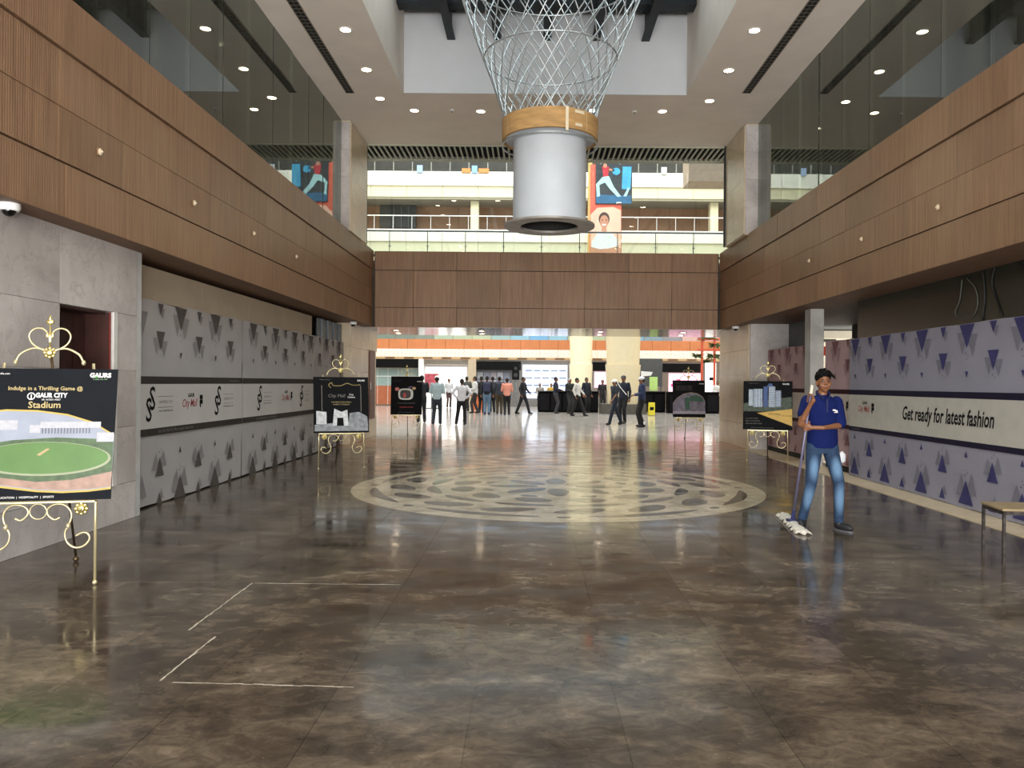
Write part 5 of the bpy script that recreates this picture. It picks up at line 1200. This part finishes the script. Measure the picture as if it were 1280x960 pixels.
SCR = mat('white_screen_glow', '#dfe8f5', 0.4, emit='#dbe9ff', estr=1.6); SCW = mat('warm_screen_glow', '#ffffff', 0.4, emit='#fff8f0', estr=1.5); PINK = mat('pink_screen_glow', '#f0b8cf', 0.4, var=0.25, scale=2.5, emit='#ffc6dc', estr=1.0)
BLK = mat('black_signband', '#040405', 0.5, spec=0.15)
t, w_, h_ = fbox('shop_sign', 'black shop sign band at far left above a glass shopfront', 'sign', 468, 522, 450, 461, 49.9, 0.25, BLK)
t, w_, h_ = fbox('shopfront', 'pale teal glass shopfront at far left behind television board', 'shopfront', 470, 522, 462, 507, 50.3, 0.2, mat('teal_front', '#8fa5a2', 0.3))
MB().box(-w_, w_, -0.03, 0, 0, 1.2).build('brick_plinth', mat('orange_brick', '#a8603f', 0.7, var=0.15, scale=8), t); MB().box(-w_, w_, -0.04, 0.0, 1.78, 1.83).build('glazing_bar', WHITE, t)
for k in range(4): MB().box(-w_ + 0.1 + k * 0.66, -w_ + 0.12 + k * 0.66, -0.04, 0, 0, h_).build('mullion', WHITE, t)
t, w_, h_ = fbox('shop_entrance', 'bright white shop entrance opening behind the crowd', 'shopfront', 531, 584, 457, 508, 50.5, 0.1, SCW)
MB().box(-w_, w_, -0.1, 0, h_ - 0.12, h_ - 0.02).build('dark_header', mat('grey_header', '#8a8478', 0.6), t)
for s_ in (-1, 1): MB().box(s_ * w_ - 0.05, s_ * w_ + 0.05, -0.12, 0, 0, h_).build('jamb', WHITE, t)
fbox('wall_column', 'slim white column left of the bright shop entrance', 'column', 523, 529, 450, 508, 49.8, 0.4, WHITE); fbox('wall_column', 'beige column right of the bright shop entrance', 'column', 585, 595, 450, 508, 49.8, 0.5, mat('beige_col', '#b5a68e', 0.6))
fbox('shop_sign', 'long black shop sign band above the middle of the crowd', 'sign', 595, 651, 452, 463, 49.8, 0.3, BLK)
t, w_, h_ = fbox('display_wall', 'shelving wall of grey display cards behind the crowd', 'display', 595, 640, 463, 500, 50.2, 0.3, mat('display_grey', '#7d7f86', 0.6))
for j in range(3):
    for k in range(5): MB().box(-w_ + 0.08 + k * 0.43, -w_ + 0.44 + k * 0.43, -0.04, 0, h_ - 0.55 - j * 0.5, h_ - 0.15 - j * 0.5).build('display_card', mat('card_%d' % ((j + k) % 3), ('#b9bcc8', '#8f94a8', '#a7a2b0')[(j + k) % 3], 0.5), t)
t, w_, h_ = fbox('loudspeaker', 'tall black loudspeaker under the long black sign band', 'speaker', 640, 649, 455, 475, 49.25, 0.35, BLK)
MB().cyl((0, -0.02, 0.3), (0, 0.0, 0.3), w_ * 0.6, n=16).cyl((0, -0.02, 0.72), (0, 0, 0.72), w_ * 0.45, n=16).build('cone', mat('speaker_cone', '#2b2b2e', 0.5), t)
t, w_, h_ = fbox('display_screen', 'large bluish white lit product wall right of the crowd', 'screen', 653, 709, 456, 500, 50.0, 0.2, SCR)
for j in range(4):
    for k in range(5): MB().box(-w_ + 0.18 + k * 0.54, -w_ + 0.62 + k * 0.54, -0.03, 0, 0.42 + j * 0.47, 0.52 + j * 0.47).build('product_tray', mat('tray_blue', '#7d8fb4', 0.5), t)
for j in range(4): MB().box(-w_ + 0.1, w_ - 0.1, -0.05, 0, 0.36 + j * 0.47, 0.39 + j * 0.47).build('shelf', mat('shelf_grey', '#b5bccb', 0.4), t)
MB().box(-w_ - 0.1, w_ + 0.1, -0.1, 0.1, -0.35 if False else 0.0, 0.12).build('screen_base', mat('display_grey'), t)
fbox('shop_sign', 'black sign band between the lit column and the cream column', 'sign', 741, 757, 452, 463, 49.8, 0.3, BLK); fbox('display_screen', 'small pink lit screen beside the big cream column', 'screen', 743, 758, 464, 484, 49.9, 0.2, PINK)
fbox('shop_sign', 'long black sign band at far right above the pink screen', 'sign', 828, 876, 453, 464, 49.8, 0.3, BLK); t, w_, h_ = fbox('display_screen', 'wide pink and white lit screen at far right', 'screen', 836, 876, 465, 490, 49.9, 0.15, PINK)
hp_ = mat('hot_pink', '#c94878', 0.4, emit='#e0508a', estr=0.6)
for (a, b_) in ((-0.8, 0.5), (-0.45, 0.8), (-0.2, 0.4), (0.75, 0.35), (0.55, 0.6)): MB().ell((a, -0.012, b_), (0.10, 0.012, 0.10), 8, 5).build('screen_motif', hp_, t)
t, w_, h_ = fbox('lit_panel', 'tall white lit advertising panel at far right beside the red frame', 'sign', 882, 895, 452, 489, 48.5, 0.15, SCW)
MB().box(-0.1, 0.15, -0.02, 0, 0.75, 0.95).build('printed_mark', TXT, t)
# promotional grey panel, green sign, yellow sign
t, w_, h_ = fbox('display_board', 'grey promotional board with white lettering right of cream column', 'sign', 797, 828, 447, 482, 43.2, 0.2, mat('grey_promo', '#4b4c4e', 0.5))
MB().poly([(-0.5, 0.55), (0.05, 0.6), (0.15, 0.8), (-0.2, 0.82), (-0.5, 0.85)], 0).build('white_mark', WHITE, t, (0, -0.005, 0), rot=(PI / 2, 0, 0))
MB().box(-w_ + 0.05, -w_ + 0.1, 0.05, 0.15, -Z50(482, 43.2), 0).box(w_ - 0.1, w_ - 0.05, 0.05, 0.15, -Z50(482, 43.2), 0).build('post', ALU, t)
t, w_, h_ = fbox('standing_sign', 'pale green square sign standing on the right black counter', 'sign', 812, 822, 470, 487.4, 41.9, 0.06, mat('pale_green_sign', '#a9c877', 0.5, emit='#b8e07a', estr=0.25))
t, w_, h_ = fbox('wet_floor_sign', 'yellow folding floor sign in front of the right black counter', 'floor sign', 811, 819, 502, 518.2, 37.0, 0.03, mat('yellow_plastic', '#d8c92e', 0.5))
MB().box(-w_ * 0.6, w_ * 0.6, -0.004, 0, 0.25, 0.4).build('printed_mark', TXT, t); MB().add([(-w_, 0.03, h_), (w_, 0.03, h_), (w_, 0.3, 0), (-w_, 0.3, 0), (-w_, 0.05, h_), (w_, 0.05, h_), (w_, 0.32, 0), (-w_, 0.32, 0)], [(0, 1, 2, 3), (4, 7, 6, 5), (0, 4, 5, 1), (1, 5, 6, 2), (2, 6, 7, 3), (3, 7, 4, 0)]).build('rear_leaf', mat('yellow_plastic'), t)
# counters
CB = mat('black_counter_cloth', '#050505', 0.8, spec=0.1)
def counter(lb, u0, u1, vb, Y, Hh, D=0.9):
    x0, x1 = X50(u0, Y), X50(u1, Y); t = thing('black_counter', lb, 'counter', ((x0 + x1) / 2, Y, 0)); w_ = (x1 - x0) / 2
    MB().bevbox(-w_, w_, 0, D, 0, Hh - 0.04, 0.02).build('front_panel', CB, t); MB().bevbox(-w_ - 0.04, w_ + 0.04, -0.05, D + 0.05, Hh - 0.04, Hh, 0.01).build('counter_top', mat('dark_top', '#1f1c1c', 0.3), t)
    n = max(2, int(w_ * 2 / 0.6))
    for k in range(n): MB().box(-w_ + 0.06 + k * (2 * w_ / n), -w_ + (k + 1) * (2 * w_ / n) - 0.06, -0.02, 0.0, 0.1, Hh - 0.15).build('panel', mat('dark_panel', '#0c0a0e', 0.6, spec=0.15), t)
    return t
counter('black draped counter left of the lit column', 673, 748, 515, 40.6, 1.12); counter('black counter behind the yellow floor sign', 803, 832, 514, 41.5, 1.12); counter('long black counter at far right behind the arched board', 836, 899, 514, 40.5, 1.12)
for (u, lb, c_) in ((675, 'seated person in light shirt behind left black counter', '#b0a8a0'), (689, 'seated person in yellow top behind left black counter', '#c9a040'), (897, 'person in white shirt behind the far right counter', '#d8d4d0')):
    p = (X50(u, 42.6), 42.6, 0); person(lb, p, 0.0, 1.5 if u < 800 else 1.7, c_, '#222226', arms='front')
# red decorated frame with hanging greenery
t = thing('plant_stand', 'tall red frame carrying green trailing plants at far right', 'plant stand', (X50(885, 44), 44, 0))
for a in (-0.35, 0.35): MB().box(a - 0.06, a + 0.06, -0.06, 0.06, 0, 4.0).build('post', mat('red_orange_frame', '#c8553a', 0.5), t)
for z in (3.4, 4.0): MB().box(-0.6, 0.7, -0.08, 0.08, z, z + 0.1).build('crossbar', mat('red_orange_frame'), t)
rnd = random.Random(2)
for (cx, cz, s_) in ((-0.6, 3.1, 0.45), (0.3, 3.1, 0.5), (0.0, 4.2, 0.8), (0.35, 3.7, 0.4), (-0.1, 2.8, 0.3)):
    f = MB()
    for k in range(110):
        a = rnd.uniform(0, 2 * PI); b_ = rnd.uniform(-0.5, 0.5); L = s_ * rnd.uniform(0.4, 1); p0 = Vector((cx, 0, cz)); p1 = p0 + Vector((math.cos(a) * L, math.sin(a) * L * 0.4, b_ * L)); n_ = Vector((rnd.uniform(-1, 1), rnd.uniform(-1, 1), rnd.uniform(-1, 1))).normalized() * 0.05
        f.add([p0, p0.lerp(p1, 0.6) + n_, p1, p0.lerp(p1, 0.6) - n_], [(0, 1, 2, 3)])
    f.build('foliage', mat('plant_green', '#4c5a32', 0.7, var=0.4), t)
# round columns
def column(u, Y, rt, rb, lb, m, plinth=None):
    p = X50(u, Y); t = thing('flared_column', lb, 'column', (p, Y, 0)); z0 = 0.5 if plinth else 0.0
    if plinth: shade_auto(MB().lathe([(0.001, 0), (plinth, 0), (plinth, z0), (0.001, z0)], n=32).build('plinth', mat('dark_stone_plinth', '#4d4a45', 0.5, var=0.2), t))
    zm = Z50(455, Y)
    shade_auto(MB().lathe([(0.001, z0), (rb, z0), (rt * 0.98, zm), (0.001, zm)], n=40).build('lower_drum', m, t)); shade_auto(MB().lathe([(0.001, zm), (rt * 0.9, zm), (rt, zm + 2.4), (0.001, zm + 2.4)], n=40).build('upper_drum', m, t))
    shade_auto(MB().lathe([(0.001, zm + 2.4), (rt * 0.9, zm + 2.4), (rt * 1.1, 7.6), (0.001, 7.6)], n=40).build('capital', m, t))
column(778.5, 39.6, 0.91, 0.76, 'big cream round column standing on a dark round plinth', mat('cream_column', '#d8cba9', 0.45, var=0.03), 1.2)
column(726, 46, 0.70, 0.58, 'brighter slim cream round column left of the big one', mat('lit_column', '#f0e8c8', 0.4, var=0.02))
# pink stand in crowd, orange table
t, w_, h_ = fbox('display_board', 'pink and red promotional board behind the man in white cap', 'sign', 531, 548, 468, 492, 45, 0.08, mat('pink_red_promo', '#b04a58', 0.5, var=0.6, scale=4))
MB().box(-w_, w_, 0, 0.3, -Z50(492, 45), -Z50(492, 45) + 0.05).box(-0.03, 0.03, 0.02, 0.06, -Z50(492, 45), 0).build('stand', ALU, t)
t = thing('orange_table', 'small orange box table behind the crowd', 'table', (X50(598, 44), 44, 0)); MB().bevbox(-0.4, 0.4, 0, 0.6, 0, 0.78, 0.02).build('body', mat('orange_plastic', '#c26638', 0.5), t); MB().box(-0.43, 0.43, -0.03, 0.63, 0.78, 0.81).build('table_top', mat('orange_plastic'), t)
# atrium side walls
struct(MB().box(-16.2, -16, 21, 54, 0, 22).build('wall_left', CREAMPAINT)); struct(MB().box(18, 18.2, 21, 54, 0, 22).build('wall_right', CREAMPAINT))
# upper far facade
def band3(v0, v1, Y0, D, m, n=None, name='fascia_panel', parent=None):
    z1, z0 = Z50(v0, Y0), Z50(v1, Y0)
    if n is None: return MB().box(-16, 18, Y0, Y0 + D, z0, z1).build(name, m, parent)
    for k in range(n):
        x0 = -15 + k * 32 / n; MB().box(x0 + 0.01, x0 + 32 / n - 0.01, Y0, Y0 + D, z0, z1).build(name, m, parent)
uw = sroot('wall_back'); uw['label'] = 'bright upper galleries of the far atrium'
band3(303, 330, YF, 0.3, mat('pale_green_cream', '#d6d3bd', 0.6, var=0.03, scale=0.6), 14, parent=uw)
band3(287.5, 302.6, YF - 0.1, 0.4, WA, 14, parent=uw)
band3(247, 250, YF, 0.2, mat('louver_grey', '#a09a86', 0.6), parent=uw, name='louver_strip')
band3(233, 247, YF - 0.05, 0.4, CR, 14, parent=uw); band3(215, 232.7, YF - 0.15, 0.5, WA, 14, parent=uw)
band3(180, 214, YF + 3, 0.3, mat('dark_top_floor', '#3a3834', 0.7, var=0.3, scale=1), parent=uw, name='back_wall')
MB().box(-16, 18, YF + 0.3, YF + 3.5, Z50(250), Z50(250) + 0.1).box(-16, 18, YF + 0.3, YF + 3.5, Z50(288), Z50(288) + 0.1).build('gallery_slab', mat('gallery_slab_grey', '#8f8a80', 0.6), uw)
band3(246, 292, YF + 2.2, 0.3, mat('brown_shop_wall', '#9a7459', 0.6, var=0.12, scale=1.2), 16, 'wall_panel', uw)
band3(249, 257, YF + 2.0, 0.15, mat('dark_header_strip', '#4b4f50', 0.6, var=0.4, scale=1.5), name='header_strip', parent=uw)
for u in (591, 893): MB().box(X50(u - 5), X50(u + 5), YF + 0.4, YF + 1.0, Z50(290), Z50(250)).build('pillar', CR, uw)
MB().box(X50(474, 52), X50(519, 52), YF + 1.7, YF + 2.0, Z50(287, 52), Z50(251, 52)).build('dark_shopfront', mat('dark_shop', '#2e3134', 0.4, var=0.3), uw)
for k in range(3): MB().box(X50(492 + k * 9, 52), X50(492.8 + k * 9, 52), YF + 1.6, YF + 1.7, Z50(287, 52), Z50(255, 52)).build('mullion', ALU, uw)
MB().tube([(-16, YF - 0.05, Z50(271)), (18, YF - 0.05, Z50(271))], 0.035, 6).build('handrail', WHITE, uw)
for k in range(28): MB().box(-15 + k * 1.2, -14.97 + k * 1.2, YF - 0.06, YF - 0.04, Z50(288), Z50(271)).build('rail_post', WHITE, uw)
for k in range(28): MB().box(-15 + k * 1.2, -14.95 + k * 1.2, YF - 0.1, YF - 0.05, Z50(215), Z50(204)).build('rail_post', mat('pale_post', '#9a9a92', 0.5), uw)
for u, c_ in ((522.5, '#9fb8e0'), (591, '#8aaee8'), (828, '#c5ccd4')):
    fbox('hanging_sign', 'small pale blue sign hanging on the top far gallery, %s' % {522.5: 'left', 591: 'middle', 828: 'right'}[u], 'sign', u - 3.5, u + 3.5, 207.5, 217, YF - 0.235, 0.08, mat('sign' + c_, c_, 0.5), 'small signs on the top gallery')
for u0, u1, lb in ((575, 586, 'left'), (596, 609, 'right')): fbox('orange_sign', 'orange strip sign on top far gallery, %s of the blue sign' % lb, 'sign', u0, u1, 211, 216.5, YF - 0.235, 0.08, mat('orange_sign', '#d08a4a', 0.5))
# gallery ceiling lamps glints
# near glass balustrade behind the far fascia
nb = thing('glass_balustrade', 'glass balustrade with grey handrail beyond the far wood fascia', 'balustrade', (0, 22.9, ZT - 0.1))
zh = at(680, 290, 22.9).z - ZT + 0.1
for k in range(22):
    x0 = at(487, 290, 22.9).x - 1.11 * 6 + k * 1.11
    MB().box(x0 + 0.012, x0 + 1.098, -0.006, 0.006, 0.05, zh - 0.05).build('glass_panel', GREENGLASS, nb); MB().cyl((x0, 0, 0), (x0, 0, zh), 0.012, n=8).box(x0 - 0.045, x0 + 0.045, -0.012, 0.012, zh * 0.62, zh * 0.62 + 0.018).build('post', ALU, nb)
MB().tube([(-11.5, 0, zh), (12.5, 0, zh)], 0.028, 8).build('handrail', ALU, nb)
# beige hanging bulkhead top right
struct(MB().box(at(861, 215, 30).x, at(940, 215, 30).x, 30, 31.2, at(880, 226.5, 30).z, at(880, 190, 30).z).build('ceiling', mat('beige_bulkhead', '#b39f8c', 0.6)), 'beige boxed bulkhead at top right of the upper glass wall')
# banners on a gold pillar
bn = thing('hanging_banner', 'tall red banner with a smiling woman in white beside gold pillar', 'banner', (X50(755, 46), 46, Z50(330, 46)), (PI / 2, 0, 0))
z0b = Z50(330, 46)
def pb(u, v): return (X50(u, 46) - X50(755, 46), Z50(v, 46) - z0b)
RB = mat('banner_red', '#d8604e', 0.6, var=0.08, scale=0.7)
a, b_ = pb(736, 330), pb(775, 205); MB().box(a[0], b_[0], a[1], b_[1], -0.1, 0.0).build('banner_cloth', RB, bn)
def bd(pts, m, z, par=bn): return MB().poly([pb(*q) for q in pts][::-1], 0).build('print', m, par, (0, 0, 0.01 * z))
def be(u, v, ru, rv, m, z, par=bn, n=20): return bd([(u + ru * math.cos(2 * PI * k / n), v + rv * math.sin(2 * PI * k / n)) for k in range(n)], m, z, par)
bd([(736.5, 330), (774.5, 330), (774.5, 262), (765, 258), (745, 259), (736.5, 268)], mat('banner_glow', '#ecb8a4', 0.6, var=0.15, scale=0.8), 1)
SKB = mat('poster_skin', '#b98168', 0.6); be(753.5, 273, 6.8, 8.5, mat('poster_hair', '#3c2a28', 0.6), 2); be(753.5, 276, 5.4, 7.6, SKB, 3); bd([(751, 283), (756, 283), (757, 290), (750, 290)], SKB, 2.5)
bd([(738, 302), (745, 291), (752, 289), (757, 289), (765, 292), (771, 300), (772, 312), (760, 311), (748, 312), (738, 309)], mat('poster_shirt', '#d3dae4', 0.6, var=0.1), 3)
bd([(737, 308), (748, 311), (760, 310), (774, 306), (774, 316), (737, 318)], SKB, 4); bd([(750.5, 279.5), (756.5, 279.5), (755, 281.5), (752, 281.5)], WHITE, 4)
for u in (751, 756): be(u, 274.5, 0.9, 0.6, TXT, 4)
b2n = thing('hanging_banner', 'dark banner picturing a fighter in red top kicking, above the red banner', 'banner', (X50(755, 46), 45.92, Z50(330, 46)), (PI / 2, 0, 0))
a, b_ = pb(742.5, 254.5), pb(788, 205); MB().box(a[0], b_[0], a[1], b_[1], -0.08, 0.0).build('banner_cloth', mat('banner_dark', '#2a3038', 0.5, var=0.3, scale=1.5), b2n)
BLU = mat('poster_blue', '#3f9fcf', 0.5, var=0.15, scale=3); RD = mat('poster_red', '#b5283a', 0.5); PALE_B = mat('poster_pale', '#a9d4dc', 0.5)
bd([(743, 254), (787, 254), (787, 244), (743, 243)], mat('poster_floor', '#27608a', 0.5, var=0.3, scale=3), 1, b2n)
bd([(776, 208), (787, 208), (786, 236), (775, 236)], BLU, 1, b2n); be(768, 214, 5, 4.5, BLU, 2, b2n)
bd([(750, 208), (759, 208), (758, 220), (752, 221)], RD, 2, b2n); bd([(758, 210), (766, 212), (765, 214), (758, 213)], SKB, 2, b2n); be(754, 207, 2.4, 2.8, SKB, 3, b2n)
bd([(751, 221), (759, 220), (765, 233), (774, 245), (770, 246), (760, 236), (754, 228), (747, 231), (748, 245), (744, 246), (743, 230)], PALE_B, 2, b2n); bd([(783, 234), (785, 235), (781, 245), (777, 245)], PALE_B, 2, b2n)
struct(MB().box(X50(733, 46.5), X50(737.5, 46.5), 46.05, 46.6, 0, Z50(190, 46.5)).build('trim_6', mat('gold_pillar', '#d8b070', 0.4, 0.3)))
